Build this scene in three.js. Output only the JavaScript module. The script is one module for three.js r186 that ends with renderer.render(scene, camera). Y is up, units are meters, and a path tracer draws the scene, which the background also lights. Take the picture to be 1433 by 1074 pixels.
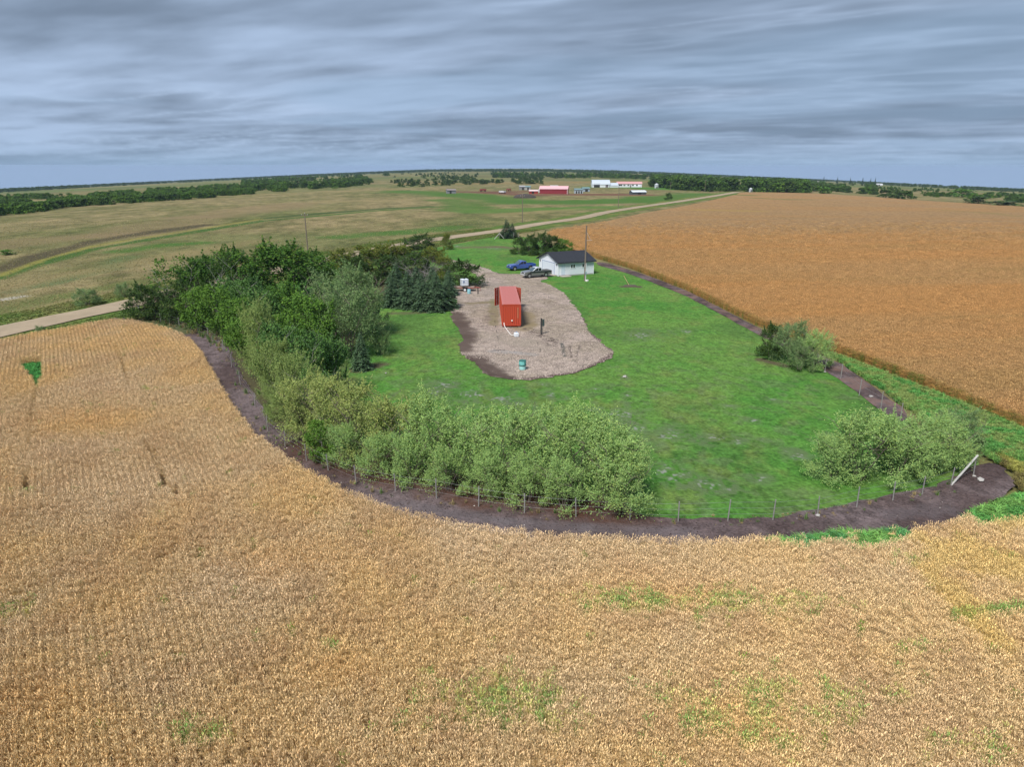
import * as THREE from 'three';
import { mergeGeometries } from 'three/addons/utils/BufferGeometryUtils.js';
import { RoundedBoxGeometry } from 'three/addons/geometries/RoundedBoxGeometry.js';
import { Brush, Evaluator, SUBTRACTION } from 'three-bvh-csg';

// ---------------------------------------------------------------- camera, sky, sun, exposure
const scene = new THREE.Scene();
const F = 968, CX = 716.5, CY = 537, PITCH = 17.54 * Math.PI / 180, EYE = 20;   // lens of the photograph in its own pixels
const camera = new THREE.PerspectiveCamera(2 * Math.atan(CY / F) * 180 / Math.PI, 1433 / 1074, 0.1, 9000);
camera.position.set(0, EYE, 0);
camera.rotation.x = -PITCH;
const renderer = new THREE.WebGLRenderer({ antialias: true });
renderer.toneMapping = THREE.LinearToneMapping;
renderer.toneMappingExposure = 3.5;
renderer.shadowMap.enabled = true;

function mulberry(a) { return () => { a |= 0; a = a + 0x6D2B79F5 | 0; let t = Math.imul(a ^ a >>> 15, 1 | a); t = t + Math.imul(t ^ t >>> 7, 61 | t) ^ t; return ((t ^ t >>> 14) >>> 0) / 4294967296; }; }
const PERM = new Float32Array(65536); { const r = mulberry(77); for (let i = 0; i < 65536; i++) PERM[i] = r(); }
const lat = (i, j) => PERM[((i & 255) << 8 | (j & 255))];
function vn(x, y) {
  const i = Math.floor(x), j = Math.floor(y); let f = x - i, g = y - j; f = f * f * (3 - 2 * f); g = g * g * (3 - 2 * g);
  const a = lat(i, j), b = lat(i + 1, j), c = lat(i, j + 1), d = lat(i + 1, j + 1);
  return a + (b - a) * f + (c - a) * g + (a - b - c + d) * f * g;
}
function fbm(x, y, o = 4) { let s = 0, a = 0.5, n = 0; for (let k = 0; k < o; k++) { s += a * vn(x, y); n += a; x = x * 2.03 + 17.3; y = y * 2.03 + 9.1; a *= 0.5; } return s / n; }
const clamp = (x, a = 0, b = 1) => x < a ? a : x > b ? b : x;
const sst = (a, b, x) => { x = clamp((x - a) / (b - a)); return x * x * (3 - 2 * x); };
const mix3 = (a, b, t) => [a[0] + (b[0] - a[0]) * t, a[1] + (b[1] - a[1]) * t, a[2] + (b[2] - a[2]) * t];

{ // overcast sky: a broken stratus layer with blue-grey air between, the same all round
  const W = 4096, H = 2048, d = new Float32Array(W * H * 4);
  const grey = [0.054, 0.072, 0.100], light = [0.125, 0.162, 0.222], air = [0.086, 0.126, 0.178];
  const ca = Math.cos(0.5), sa = Math.sin(0.5);
  for (let j = 0; j < H; j++) {
    const el = ((j + 0.5) / H - 0.5) * Math.PI, e = Math.max(Math.sin(el), 0), r = Math.cos(el) / (e + 0.05);
    for (let i = 0; i < W; i++) {
      let c = air; const k = (j * W + i) * 4;
      if (el > -0.01) {
        const az = ((i + 0.5) / W - 0.5) * 2 * Math.PI, x = Math.cos(az) * r, z = Math.sin(az) * r;
        const w1 = fbm(x * 0.3 + 5, z * 0.3, 3) - 0.5, px = (x * ca + z * sa) + 1.5 * w1, pz = (-x * sa + z * ca) + 1.1 * w1;
        const big = fbm(px * 0.16 + 40, pz * 0.24 + 8, 3), mid = fbm(px * 0.62 + 3, pz * 1.0 + 60, 4), roll = fbm(px * 1.5 + 11, pz * 3.1 + 21, 5);
        const t = clamp(0.52 - 0.30 * sst(0.08, 0.20, e) + 0.9 * (big - 0.5) + 0.75 * (mid - 0.5) + 0.5 * (roll - 0.5));
        const hl = Math.pow(1 - Math.abs(2 * fbm(px * 0.8 + 70, pz * 2.2 + 33, 4) - 1), 5) * sst(0.4, 0.7, fbm(px * 0.3 + 15, pz * 0.4 + 77, 2));
        c = mix3(mix3(grey, light, sst(0.08, 0.95, t)), [0.15, 0.192, 0.258], hl * 0.45);
        const gap = sst(0.52, 0.72, fbm(px * 0.23 + 90, pz * 0.35 + 31, 3)) * 0.4;
        c = mix3(c, air, Math.max(gap, Math.exp(-e / 0.02) * 0.75));
      }
      d[k] = c[0]; d[k + 1] = c[1]; d[k + 2] = c[2]; d[k + 3] = 1;
    }
  }
  const t = new THREE.DataTexture(d, W, H, THREE.RGBAFormat, THREE.FloatType);
  t.mapping = THREE.EquirectangularReflectionMapping; t.magFilter = THREE.LinearFilter; t.minFilter = THREE.LinearFilter; t.needsUpdate = true;
  scene.background = t; scene.environment = t;
}
const sun = new THREE.DirectionalLight(new THREE.Color().setRGB(1, 0.965, 0.91), 1.5);   // the sun behind the cloud layer: a broad soft source
sun.position.set(-55, 150, 100); sun.target.position.set(0, 0, -110);
sun.position.add(sun.target.position);
sun.castShadow = true; sun.shadow.radius = 32; sun.shadow.mapSize.set(4096, 4096);
Object.assign(sun.shadow.camera, { left: -160, right: 160, top: 160, bottom: -160, near: 1, far: 600 });
scene.add(sun, sun.target);
scene.fog = new THREE.FogExp2(0x9fb4cc, 0.00007);

// ---------------------------------------------------------------- land form and helpers
const hgt = (x) => { const q = Math.max(0, Math.abs(x) - 80); return -0.046 * (Math.sqrt(q * q + 90000) - 300); };   // a broad low rise, falling away to both sides
const cp = Math.cos(PITCH), sp = Math.sin(PITCH);
function ray(u, v) { const a = (u - CX) / F, b = (CY - v) / F; return [a, b * cp - sp, -(cp + b * sp)]; }
function G(u, v) {   // where the line of sight through a photo pixel meets the land
  const [a, b, c] = ray(u, v); let lo = 0, hi = -1;
  for (let t = 10; t < 4200; t *= 1.012) { if (EYE + b * t < hgt(a * t)) { hi = t; break; } lo = t; }
  if (hi < 0) { hi = lo = 3000; }
  for (let k = 0; k < 30; k++) { const m = (lo + hi) / 2; if (EYE + b * m < hgt(a * m)) hi = m; else lo = m; }
  return new THREE.Vector3(a * hi, hgt(a * hi), c * hi);
}
function Gy(u, v, y) { const r = ray(u, v), t = (y - EYE) / r[1]; return [r[0] * t, r[2] * t, 0]; }   // on a level above the flat yard
function heightAt(p, v) { const b = ray(CX, v); return EYE + b[1] / -b[2] * -p.z; }   // height at which row v is seen at p's distance
function project(x, y, z) { const yy = y - EYE, f = -z * cp - yy * sp, up = -z * -sp * -1; const Y = yy * cp + (-z) * sp; return [CX + F * x / f, CY - F * Y / f, f]; }
function inView(x, z, m = 60) { const p = project(x, hgt(x), z); return p[2] > 1 && p[0] > -m && p[0] < 1433 + m && p[1] < 1074 + m * 2.5; }

const used = {};
function numbered(n) { if (!(n in used)) { used[n] = 0; return n; } used[n]++; return n + '_' + String(used[n]).padStart(3, '0'); }
function tag(o, label, category, group, kind) { if (label) o.userData.label = label; if (category) o.userData.category = category; if (group) o.userData.group = group; if (kind) o.userData.kind = kind; return o; }
function shadow(m) { m.castShadow = true; m.receiveShadow = true; return m; }
function thing(name, label, category, pos = [0, 0, 0], turn = 0, group) { const g = new THREE.Group(); g.name = numbered(name); g.position.set(...(pos.isVector3 ? pos.toArray() : pos)); g.rotation.y = turn; scene.add(g); return tag(g, label, category, group); }
function part(parent, name, geo, mat) { const m = shadow(new THREE.Mesh(Array.isArray(geo) ? (geo.length > 1 ? mergeGeometries(geo.map(g => g.index ? g.toNonIndexed() : g)) : geo[0]) : geo, mat)); m.name = name; parent.add(m); return m; }
function struct(name, geo, mat, kind = 'structure') { const m = shadow(new THREE.Mesh(geo, mat)); m.name = numbered(name); m.userData.kind = kind; scene.add(m); return m; }
function copyThing(o) { const c = o.clone(); c.name = numbered(o.name); c.userData = { ...o.userData }; scene.add(c); return c; }
const box = (w, h, d, x = 0, y = 0, z = 0) => new THREE.BoxGeometry(w, h, d).translate(x, y, z);
const rbox = (w, h, d, x = 0, y = 0, z = 0, r = 0.03) => new RoundedBoxGeometry(w, h, d, 2, r).translate(x, y, z);
const cyl = (r0, r1, h, x = 0, y = 0, z = 0, n = 16) => new THREE.CylinderGeometry(r1, r0, h, n).translate(x, y + h / 2, z);   // r0 at the bottom
function rod(a, b, r, r2 = r, n = 8) { const A = new THREE.Vector3(...a), B = new THREE.Vector3(...b), d = B.clone().sub(A), g = new THREE.CylinderGeometry(r2, r, d.length(), n); g.translate(0, d.length() / 2, 0); g.applyQuaternion(new THREE.Quaternion().setFromUnitVectors(new THREE.Vector3(0, 1, 0), d.normalize())); return g.translate(A.x, A.y, A.z); }
const rgb = (r, g, b) => new THREE.Color().setRGB(r, g, b);
const std = (r, g, b, rough = 0.8, extra = {}) => new THREE.MeshStandardMaterial({ color: rgb(r, g, b), roughness: rough, ...extra });

// textures painted in metres: rect = [x0, z0, x1, z1]
const LUT = new Uint8Array(4097); for (let i = 0; i <= 4096; i++) { const l = i / 4096; LUT[i] = Math.round(255 * (l <= 0.0031308 ? 12.92 * l : 1.055 * Math.pow(l, 1 / 2.4) - 0.055)); }
const enc = l => LUT[Math.round(clamp(l) * 4096)];
function paint(W, H, rect, fn, strokes = []) {
  const [x0, z0, x1, z1] = rect, f = new Float32Array(W * H * 3), sx = (x1 - x0) / W, sz = (z1 - z0) / H;
  for (let j = 0; j < H; j++) for (let i = 0; i < W; i++) { const c = fn(x0 + (i + 0.5) * sx, z0 + (j + 0.5) * sz), k = (j * W + i) * 3; f[k] = c[0]; f[k + 1] = c[1]; f[k + 2] = c[2]; }
  for (const s of strokes) {   // bands and spots of other growth or soil, with ragged edges
    const n = s.pts.length;
    for (let q = 0; q < Math.max(1, n - 1); q++) {
      const A = s.pts[q], B = s.pts[Math.min(q + 1, n - 1)], R = s.w * 1.8 + 1;
      const i0 = Math.max(0, Math.floor((Math.min(A[0], B[0]) - R - x0) / sx)), i1 = Math.min(W - 1, Math.ceil((Math.max(A[0], B[0]) + R - x0) / sx));
      const j0 = Math.max(0, Math.floor((Math.min(A[1], B[1]) - R - z0) / sz)), j1 = Math.min(H - 1, Math.ceil((Math.max(A[1], B[1]) + R - z0) / sz));
      const dx = B[0] - A[0], dz = B[1] - A[1], L2 = dx * dx + dz * dz || 1e-6;
      for (let j = j0; j <= j1; j++) for (let i = i0; i <= i1; i++) {
        const x = x0 + (i + 0.5) * sx, z = z0 + (j + 0.5) * sz, t = clamp(((x - A[0]) * dx + (z - A[1]) * dz) / L2);
        const dist = Math.hypot(x - A[0] - t * dx, z - A[1] - t * dz) / s.w, fr = s.freq || 0.35;
        const a = sst(1.25, 0.35, dist + (s.rag ?? 1.1) * (fbm(x * fr, z * fr, 4) - 0.5)) * (s.a ?? 1) * (s.grain ? sst(s.grain - 0.12, s.grain + 0.12, vn(x * (s.gf || 4), z * (s.gf || 4))) : 1);
        if (a > 0) { const k = (j * W + i) * 3; for (let c = 0; c < 3; c++) f[k + c] += (s.col[c] - f[k + c]) * a; }
      }
    }
  }
  const d = new Uint8Array(W * H * 4); for (let p = 0; p < W * H; p++) { d[p * 4] = enc(f[p * 3]); d[p * 4 + 1] = enc(f[p * 3 + 1]); d[p * 4 + 2] = enc(f[p * 3 + 2]); d[p * 4 + 3] = 255; }
  const t = new THREE.DataTexture(d, W, H); t.colorSpace = THREE.SRGBColorSpace; t.magFilter = THREE.LinearFilter; t.minFilter = THREE.LinearMipmapLinearFilter; t.generateMipmaps = true;
  t.wrapS = t.wrapT = THREE.ClampToEdgeWrapping; t.repeat.set(1 / (x1 - x0), 1 / (z1 - z0)); t.offset.set(-x0 / (x1 - x0), -z0 / (z1 - z0)); t.needsUpdate = true; return t;
}
function tileNoise(N, size, fn) {   // grey relief, repeats every `size` metres
  const d = new Uint8Array(N * N * 4);
  for (let j = 0; j < N; j++) for (let i = 0; i < N; i++) { const v = clamp(fn(i / N, j / N)) * 255; const k = (j * N + i) * 4; d[k] = d[k + 1] = d[k + 2] = v; d[k + 3] = 255; }
  const t = new THREE.DataTexture(d, N, N); t.magFilter = THREE.LinearFilter; t.minFilter = THREE.LinearMipmapLinearFilter; t.generateMipmaps = true; t.wrapS = t.wrapT = THREE.RepeatWrapping; t.repeat.set(1 / size, 1 / size); t.needsUpdate = true; return t;
}
const wrapN = (x, y, n) => { const i = Math.floor(x), j = Math.floor(y); let f = x - i, g = y - j; f = f * f * (3 - 2 * f); g = g * g * (3 - 2 * g); const m = k => ((k % n) + n) % n; const a = lat(m(i), m(j)), b = lat(m(i + 1), m(j)), c = lat(m(i), m(j + 1)), d = lat(m(i + 1), m(j + 1)); return a + (b - a) * f + (c - a) * g + (a - b - c + d) * f * g; };
const relief = tileNoise(512, 6, (u, v) => 0.4 * wrapN(u * 32, v * 32, 32) + 0.35 * wrapN(u * 96, v * 96, 96) + 0.25 * wrapN(u * 200, v * 200, 200));

// polygons traced as photo pixels lie on the land; resampled and slightly ragged
function outline(px, { step = 1.5, jit = 0.25, freq = 0.6, smooth = true } = {}) {
  const w = px.map(p => p.length === 3 ? new THREE.Vector3(p[0], 0, p[1]) : G(p[0], p[1]).setY(0));
  const curve = smooth ? new THREE.CatmullRomCurve3(w, true, 'centripetal') : null;
  if (!smooth) return w.map(p => [p.x, p.z]);
  const n = Math.min(900, Math.max(60, Math.round(curve.getLength() / step))), pts = curve.getSpacedPoints(n); pts.pop();
  return pts.map(p => [p.x + jit * (fbm(p.x * freq, p.z * freq + 50, 3) - 0.5) * 2, p.z + jit * (fbm(p.x * freq + 80, p.z * freq, 3) - 0.5) * 2]);
}
function inside(poly, x, z) { let c = false; for (let i = 0, j = poly.length - 1; i < poly.length; j = i++) { const a = poly[i], b = poly[j]; if ((a[1] > z) !== (b[1] > z) && x < (b[0] - a[0]) * (z - a[1]) / (b[1] - a[1]) + a[0]) c = !c; } return c; }
function sheetGeo(poly, lift, L = d => Math.max(6, d * 0.06)) {
  const v2 = poly.map(p => new THREE.Vector2(p[0], p[1])); if (THREE.ShapeUtils.isClockWise(v2)) v2.reverse();
  const tris = THREE.ShapeUtils.triangulateShape(v2, []), out = [];
  const stack = tris.map(t => [v2[t[0]], v2[t[1]], v2[t[2]]]);
  while (stack.length) {
    const [a, b, c] = stack.pop(), l = [a.distanceTo(b), b.distanceTo(c), c.distanceTo(a)], m = Math.max(...l), k = l.indexOf(m);
    const d = Math.hypot((a.x + b.x + c.x) / 3, (a.y + b.y + c.y) / 3);
    const flat = Math.max(Math.abs(a.x), Math.abs(b.x), Math.abs(c.x)) < 80;
    if (m <= L(d) || (flat && lift < 0.2)) { out.push(a, b, c); continue; }
    const [p, q, r] = k === 0 ? [a, b, c] : k === 1 ? [b, c, a] : [c, a, b], h = p.clone().add(q).multiplyScalar(0.5);
    stack.push([p, h, r], [h, q, r]);
  }
  const pos = new Float32Array(out.length * 3), uv = new Float32Array(out.length * 2), nor = new Float32Array(out.length * 3);
  for (let i = 0; i < out.length; i += 3) for (let k = 0; k < 3; k++) { const p = out[i + [0, 2, 1][k]], o = i + k; pos.set([p.x, hgt(p.x) + lift, p.y], o * 3); uv.set([p.x, p.y], o * 2); nor.set([0, 1, 0], o * 3); }
  const g = new THREE.BufferGeometry(); g.setAttribute('position', new THREE.BufferAttribute(pos, 3)); g.setAttribute('normal', new THREE.BufferAttribute(nor, 3)); g.setAttribute('uv', new THREE.BufferAttribute(uv, 2)); return g;
}
const PX = list => list.map(([u, v]) => { const p = G(u, v); return [p.x, p.z]; });
const groundMat = (map, bump = 0.04, rough = 0.95) => new THREE.MeshPhysicalMaterial({ map, roughness: rough, bumpMap: relief, bumpScale: bump, specularIntensity: 0.15 });

// ---------------------------------------------------------------- the land
{ // distant farmland
  const xs = [], zs = []; for (let k = -70; k <= 70; k++) xs.push(Math.sign(k) * Math.pow(Math.abs(k) / 70, 2) * 3600 + k * 0.5);
  for (let k = 0; k <= 110; k++) zs.push(40 - Math.pow(k / 110, 2) * 4200 - k * 0.5);
  const pos = [], uv = [], idx = []; for (const z of zs) for (const x of xs) { pos.push(x, hgt(x) - 0.25, z); uv.push(x, z); }
  const n = xs.length; for (let j = 0; j < zs.length - 1; j++) for (let i = 0; i < n - 1; i++) { const a = j * n + i; idx.push(a, a + 1, a + n, a + 1, a + n + 1, a + n); }
  const g = new THREE.BufferGeometry(); g.setAttribute('position', new THREE.Float32BufferAttribute(pos, 3)); g.setAttribute('uv', new THREE.Float32BufferAttribute(uv, 2)); g.setIndex(idx); g.computeVertexNormals();
  const cols = [[0.15, 0.13, 0.055], [0.075, 0.11, 0.03], [0.115, 0.115, 0.042], [0.19, 0.15, 0.065], [0.055, 0.09, 0.024]];
  const map = paint(2048, 2048, [-3600, -4300, 3600, 100], (x, z) => {
    const q = 420, i = Math.floor((x + 130 * vn(z * 0.004, 2)) / q), j = Math.floor(z / (q * 0.55)), c = cols[Math.floor(lat(i + 31, j + 7) * 4.99)];
    const n = fbm(x * 0.02, z * 0.012, 4), m = fbm(x * 0.006 + 9, z * 0.006, 3);
    return mix3(mix3(c, [0.17, 0.155, 0.06], 0.45), [0.09, 0.125, 0.035], sst(0.5, 0.75, m) * 0.6).map(v => v * (0.75 + 0.5 * n));
  });
  struct('farmland', g, new THREE.MeshPhysicalMaterial({ map, roughness: 0.95, specularIntensity: 0.15 }));
}
const pastureRect = [-720, -980, 620, -50];
{
  const st = [], S = (px, w, col, o = {}) => st.push({ pts: PX(px), w, col, freq: 0.05, ...o });
  const grn = [0.062, 0.128, 0.024], tan = [0.235, 0.185, 0.085], dk = [0.075, 0.062, 0.034], mid = [0.115, 0.128, 0.04];
  S([[0, 345], [150, 330], [300, 303], [420, 285]], 16, [0.205, 0.15, 0.08], { a: 0.6 });
  S([[0, 378], [60, 358], [130, 338], [220, 324], [290, 315]], 4.5, dk, { a: 0.95 });
  S([[0, 390], [60, 368], [130, 349], [200, 337], [290, 322], [370, 309], [450, 302], [540, 294], [640, 288]], 2.6, [0.05, 0.105, 0.02], { a: 0.95 });
  S([[0, 386], [60, 364], [130, 345], [200, 333], [290, 319], [370, 306]], 1.4, [0.22, 0.2, 0.05], { a: 0.85, freq: 0.2 });
  S([[20, 408], [90, 392], [150, 378]], 3, [0.1, 0.13, 0.06], { a: 0.6, freq: 0.15, rag: 1.6 });
  S([[370, 306], [450, 299], [540, 292], [600, 289]], 4, [0.045, 0.075, 0.022], { a: 0.9 });
  S([[175, 351], [230, 343], [280, 340]], 5.5, grn, { a: 0.9 });
  S([[60, 400], [150, 374], [180, 360]], 4, [0.085, 0.125, 0.045], { a: 0.7 });
  S([[480, 332], [560, 326], [640, 318]], 7, grn, { a: 0.85 });
  S([[0, 420], [30, 415]], 1.6, [0.4, 0.37, 0.32], { a: 0.7 });
  S([[0, 405], [120, 380], [260, 355], [360, 338]], 6, tan, { a: 0.5 });
  S([[560, 268], [640, 272], [720, 282], [800, 284], [900, 280], [980, 272]], 26, grn, { a: 0.9 });
  S([[620, 280], [660, 290], [640, 294]], 12, grn, { a: 0.7 });
  S([[680, 296], [800, 292], [860, 290]], 14, [0.075, 0.15, 0.028], { a: 0.8 });
  S([[690, 301], [760, 296], [815, 292]], 5, tan, { a: 0.5 });
  S([[690, 270], [740, 273], [800, 272.6], [860, 272.5], [900, 273]], 16, [0.14, 0.068, 0.045], { a: 0.95, rag: 0.8 });
  S([[655, 269], [700, 269], [735, 268]], 20, [0.13, 0.066, 0.045], { a: 0.85 });
  S([[850, 262], [920, 264], [1000, 266]], 30, [0.06, 0.15, 0.024], { a: 0.9 });
  S([[590, 258], [700, 257], [840, 255], [930, 253]], 40, [0.2, 0.15, 0.06], { a: 0.85 });
  S([[450, 283], [560, 280]], 12, tan, { a: 0.6 });
  S([[380, 272], [470, 268], [560, 265]], 22, tan, { a: 0.45 });
  S([[0, 436], [90, 414], [190, 394]], 3.5, [0.11, 0.135, 0.04], { a: 0.7 });
  const map = paint(2048, 2048, pastureRect, (x, z) => {
    const a = fbm(x * 0.03, z * 0.014 + 5, 4), b = fbm(x * 0.16, z * 0.1, 3), c = fbm(x * 0.9, z * 0.55, 2), e = fbm(x * 0.011 + 3, z * 0.008, 3);
    let q = mix3([0.125, 0.125, 0.045], [0.215, 0.17, 0.085], sst(0.2, 0.8, a * 0.5 + b * 0.5));
    q = mix3(q, [0.085, 0.115, 0.034], sst(0.55, 0.75, e) * 0.55);
    const e2 = fbm(x * 0.45 + 60, z * 0.2, 3), k = 0.15 + 0.5 * b + 0.75 * c + 0.45 * e2; return [q[0] * k, q[1] * k, q[2] * k];
  }, st);
  struct('pasture', sheetGeo([[-720, -55], [-300, -55], [-90, -50], [200, -50], [620, -60], [620, -980], [200, -980], [-300, -980], [-720, -980]], -0.02, d => d < 200 ? 9 : d * 0.07), groundMat(map, 0.12));
}

// centre line of the gravel road
const roadPx = [[-160, 508], [-60, 481], [0, 465.5], [90, 446], [185, 425.5], [236, 413], [380, 381], [520, 351.5], [612, 335.5], [700, 323.3], [760, 313.2], [810, 306.2], [850, 297.4], [900, 289.5], [950, 282.4], [1000, 274.6], [1032, 269.2]];
const roadC = new THREE.CatmullRomCurve3(roadPx.map(([u, v]) => G(u, v).setY(0)), false, 'centripetal');
function ribbon(curve, off0, off1, lift, n = 260, wob = 0.15) {   // a strip between two offsets from a line
  const pos = [], uv = [], nor = [], idx = [];
  for (let k = 0; k <= n; k++) {
    const p = curve.getPointAt(k / n), t = curve.getTangentAt(k / n), nx = -t.z, nz = t.x;
    for (const o of [off0, (off0 * 2 + off1) / 3, (off0 + off1 * 2) / 3, off1]) { const w = o === off0 || o === off1 ? wob * (fbm(p.x * 0.3 + o * 7, p.z * 0.3, 3) - 0.5) * 2 : 0, x = p.x + nx * (o + w), z = p.z + nz * (o + w); pos.push(x, hgt(x) + lift, z); uv.push(x, z); nor.push(0, 1, 0); }
  }
  for (let k = 0; k < n; k++) for (let c = 0; c < 3; c++) { const a = k * 4 + c; idx.push(a, a + 1, a + 4, a + 1, a + 5, a + 4); }
  const g = new THREE.BufferGeometry(); g.setAttribute('position', new THREE.Float32BufferAttribute(pos, 3)); g.setAttribute('normal', new THREE.Float32BufferAttribute(nor, 3)); g.setAttribute('uv', new THREE.Float32BufferAttribute(uv, 2)); g.setIndex(idx); return g;
}
{
  const rect = [-200, -620, 240, -40];
  const verge = paint(1024, 2048, rect, (x, z) => { const b = fbm(x * 0.25, z * 0.25, 4), c = fbm(x * 1.3, z * 1.3, 2); const q = mix3([0.075, 0.125, 0.025], [0.145, 0.15, 0.045], sst(0.35, 0.7, b)), k = 0.7 + 0.6 * c; return q.map(v => v * k); });
  struct('road_verge', ribbon(roadC, -9.5, 9.5, 0.03, 300, 1.2), groundMat(verge, 0.08));
  const rm = paint(1024, 2048, rect, (x, z) => { const b = fbm(x * 0.4, z * 0.4, 4), c = fbm(x * 3, z * 3, 2); const k = 0.75 + 0.3 * b + 0.2 * c; return [0.31 * k, 0.245 * k, 0.17 * k]; });
  struct('gravel_road', ribbon(roadC, -2.9, 2.9, 0.14, 300, 0.35), groundMat(rm, 0.03));
}

// fence line, soil strip and fields around the yard
const fencePx = [[204.5, 447], [226, 452.8], [238, 455], [252, 459], [267.6, 464], [292, 474], [313, 492], [324.6, 515], [337, 540], [357.8, 571], [375, 605], [399.5, 627], [429.5, 647], [460, 660.5], [499, 679], [554, 689], [611, 700], [670, 711], [734, 720], [806, 725.5], [881, 730], [948.7, 732], [1018, 731], [1081, 730], [1143.6, 723], [1198, 712], [1248.6, 702.6], [1289.5, 694], [1329.7, 681], [1361.5, 666]];
const yardPx = [[607, 361.5], [640, 366], [680, 376], [700, 383.5], [722, 384.5], [742, 384], [756, 387], [768, 390], [757, 394], [770, 400], [790, 412], [800, 425], [815, 445], [828, 468], [845, 482], [858, 493.5], [850, 505], [825, 515], [800, 524], [770, 529], [740, 533], [710, 532], [680, 525], [665, 511], [648, 500], [641, 488], [648, 475], [640, 460], [631, 445], [634, 434], [640, 424], [622, 408], [628, 399], [655, 397], [668, 392], [664, 384], [640, 373], [607, 368]];
{ // lawn
  const lawnPx = [[188, 439], ...fencePx.slice(1), [1372, 655], [1340, 625], [1262, 588], [1200, 548], [1152, 517], [1060, 464], [960, 412], [880, 381], [836, 369], [800, 357], [772, 343], [740, 333], [700, 331.5], [640, 341.5], [560, 355], [400, 388], [250, 420]];
  const spots = [[935, 610, 1.4], [1030, 619, 0.9], [1018, 570, 0.8], [875, 529, 0.6], [770, 553, 0.9], [790, 558, 0.7], [830, 574, 0.8], [850, 592, 1.0], [700, 560, 1.6], [720, 565, 1.2], [890, 600, 1.3], [1100, 632, 0.7], [1070, 617, 0.5], [880, 554, 0.6], [830, 545, 0.6], [990, 680, 1.4], [1062, 672, 0.7], [1015, 685, 0.9], [940, 665, 1.8], [1000, 614, 1.2], [660, 553, 1.8], [625, 540, 1.6], [610, 550, 1.2], [1050, 590, 0.7], [1080, 560, 0.8], [870, 580, 1.6], [1120, 640, 1.0], [760, 540, 0.7], [900, 470, 2.5], [960, 465, 1.2], [640, 345, 3], [690, 348, 3.5]];
  const st = [];
  for (const [u, v, w] of spots) { const p = PX([[u, v]]); st.push({ pts: p, w: w * 1.5, col: [0.095, 0.13, 0.06], a: 0.6, freq: 0.9, rag: 1.7, grain: 0.4, gf: 2.2 }); st.push({ pts: p, w: w * 0.6, col: [0.24, 0.24, 0.22], a: 0.8, freq: 1.6, rag: 1.8, grain: 0.66, gf: 4.5 }); }
  st.push({ pts: PX([[650, 347], [700, 346], [735, 350]]), w: 2.2, col: [0.12, 0.095, 0.055], a: 0.8, freq: 0.4 });
  st.push({ pts: PX([[872, 402], [892, 402]]), w: 0.9, col: [0.085, 0.06, 0.045], a: 0.95, freq: 1 });
  st.push({ pts: PX([[1065, 505], [1100, 513]]), w: 0.8, col: [0.09, 0.07, 0.045], a: 0.9, freq: 1 });
  st.push({ pts: PX([[505, 518], [530, 512]]), w: 1.2, col: [0.09, 0.07, 0.045], a: 0.9, freq: 1 });
  st.push({ pts: PX([[550, 440], [600, 437], [636, 432]]), w: 1.2, col: [0.10, 0.085, 0.05], a: 0.7, freq: 1 });
  st.push({ pts: PX([[210, 440], [260, 450], [310, 470], [340, 510], [360, 545], [400, 590], [420, 560], [400, 500], [440, 480], [480, 430], [520, 410], [560, 395], [600, 380]]), w: 6.5, col: [0.075, 0.066, 0.035], a: 0.9, freq: 0.3 });   // leaf litter under the grove
  const map = paint(2048, 2048, [-62, -205, 72, -33], (x, z) => {
    const a = fbm(x * 0.07, z * 0.07, 4), b = fbm(x * 0.33 + 4, z * 0.33, 4), c = fbm(x * 2.2, z * 2.2, 3), e = vn(x * 7, z * 7);
    let q = mix3([0.058, 0.165, 0.027], [0.098, 0.187, 0.038], sst(0.3, 0.7, a * 0.55 + b * 0.45));
    q = mix3(q, [0.055, 0.115, 0.028], sst(0.5, 0.72, fbm(x * 0.13 + 70, z * 0.13, 3)) * 0.55);
    q = mix3(q, [0.13, 0.165, 0.045], sst(0.56, 0.8, fbm(x * 0.45 + 30, z * 0.3, 4)) * 0.55); q = mix3(q, [0.10, 0.13, 0.06], sst(0.52, 0.72, fbm(x * 1.1 + 8, z * 0.8 + 44, 4)) * 0.45 * sst(-95, -55, z));
    const k = 0.30 + 0.75 * c + 0.65 * e; return [q[0] * k, q[1] * k, q[2] * k];
  }, st);
  struct('lawn', sheetGeo(outline(lawnPx, { jit: 0.12 }), 0.05), groundMat(map, 0.07));
}
const dirtOuter = [[150, 452], [190, 455], [230, 460], [262, 474], [285, 500], [308, 540], [332, 577], [366, 613], [410, 647], [470, 682], [540, 709], [600, 726], [700, 743], [800, 751], [900, 756], [1000, 758], [1100, 754], [1180, 749], [1250, 742], [1310, 735], [1352, 722], [1385, 706], [1412, 688]];
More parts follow.
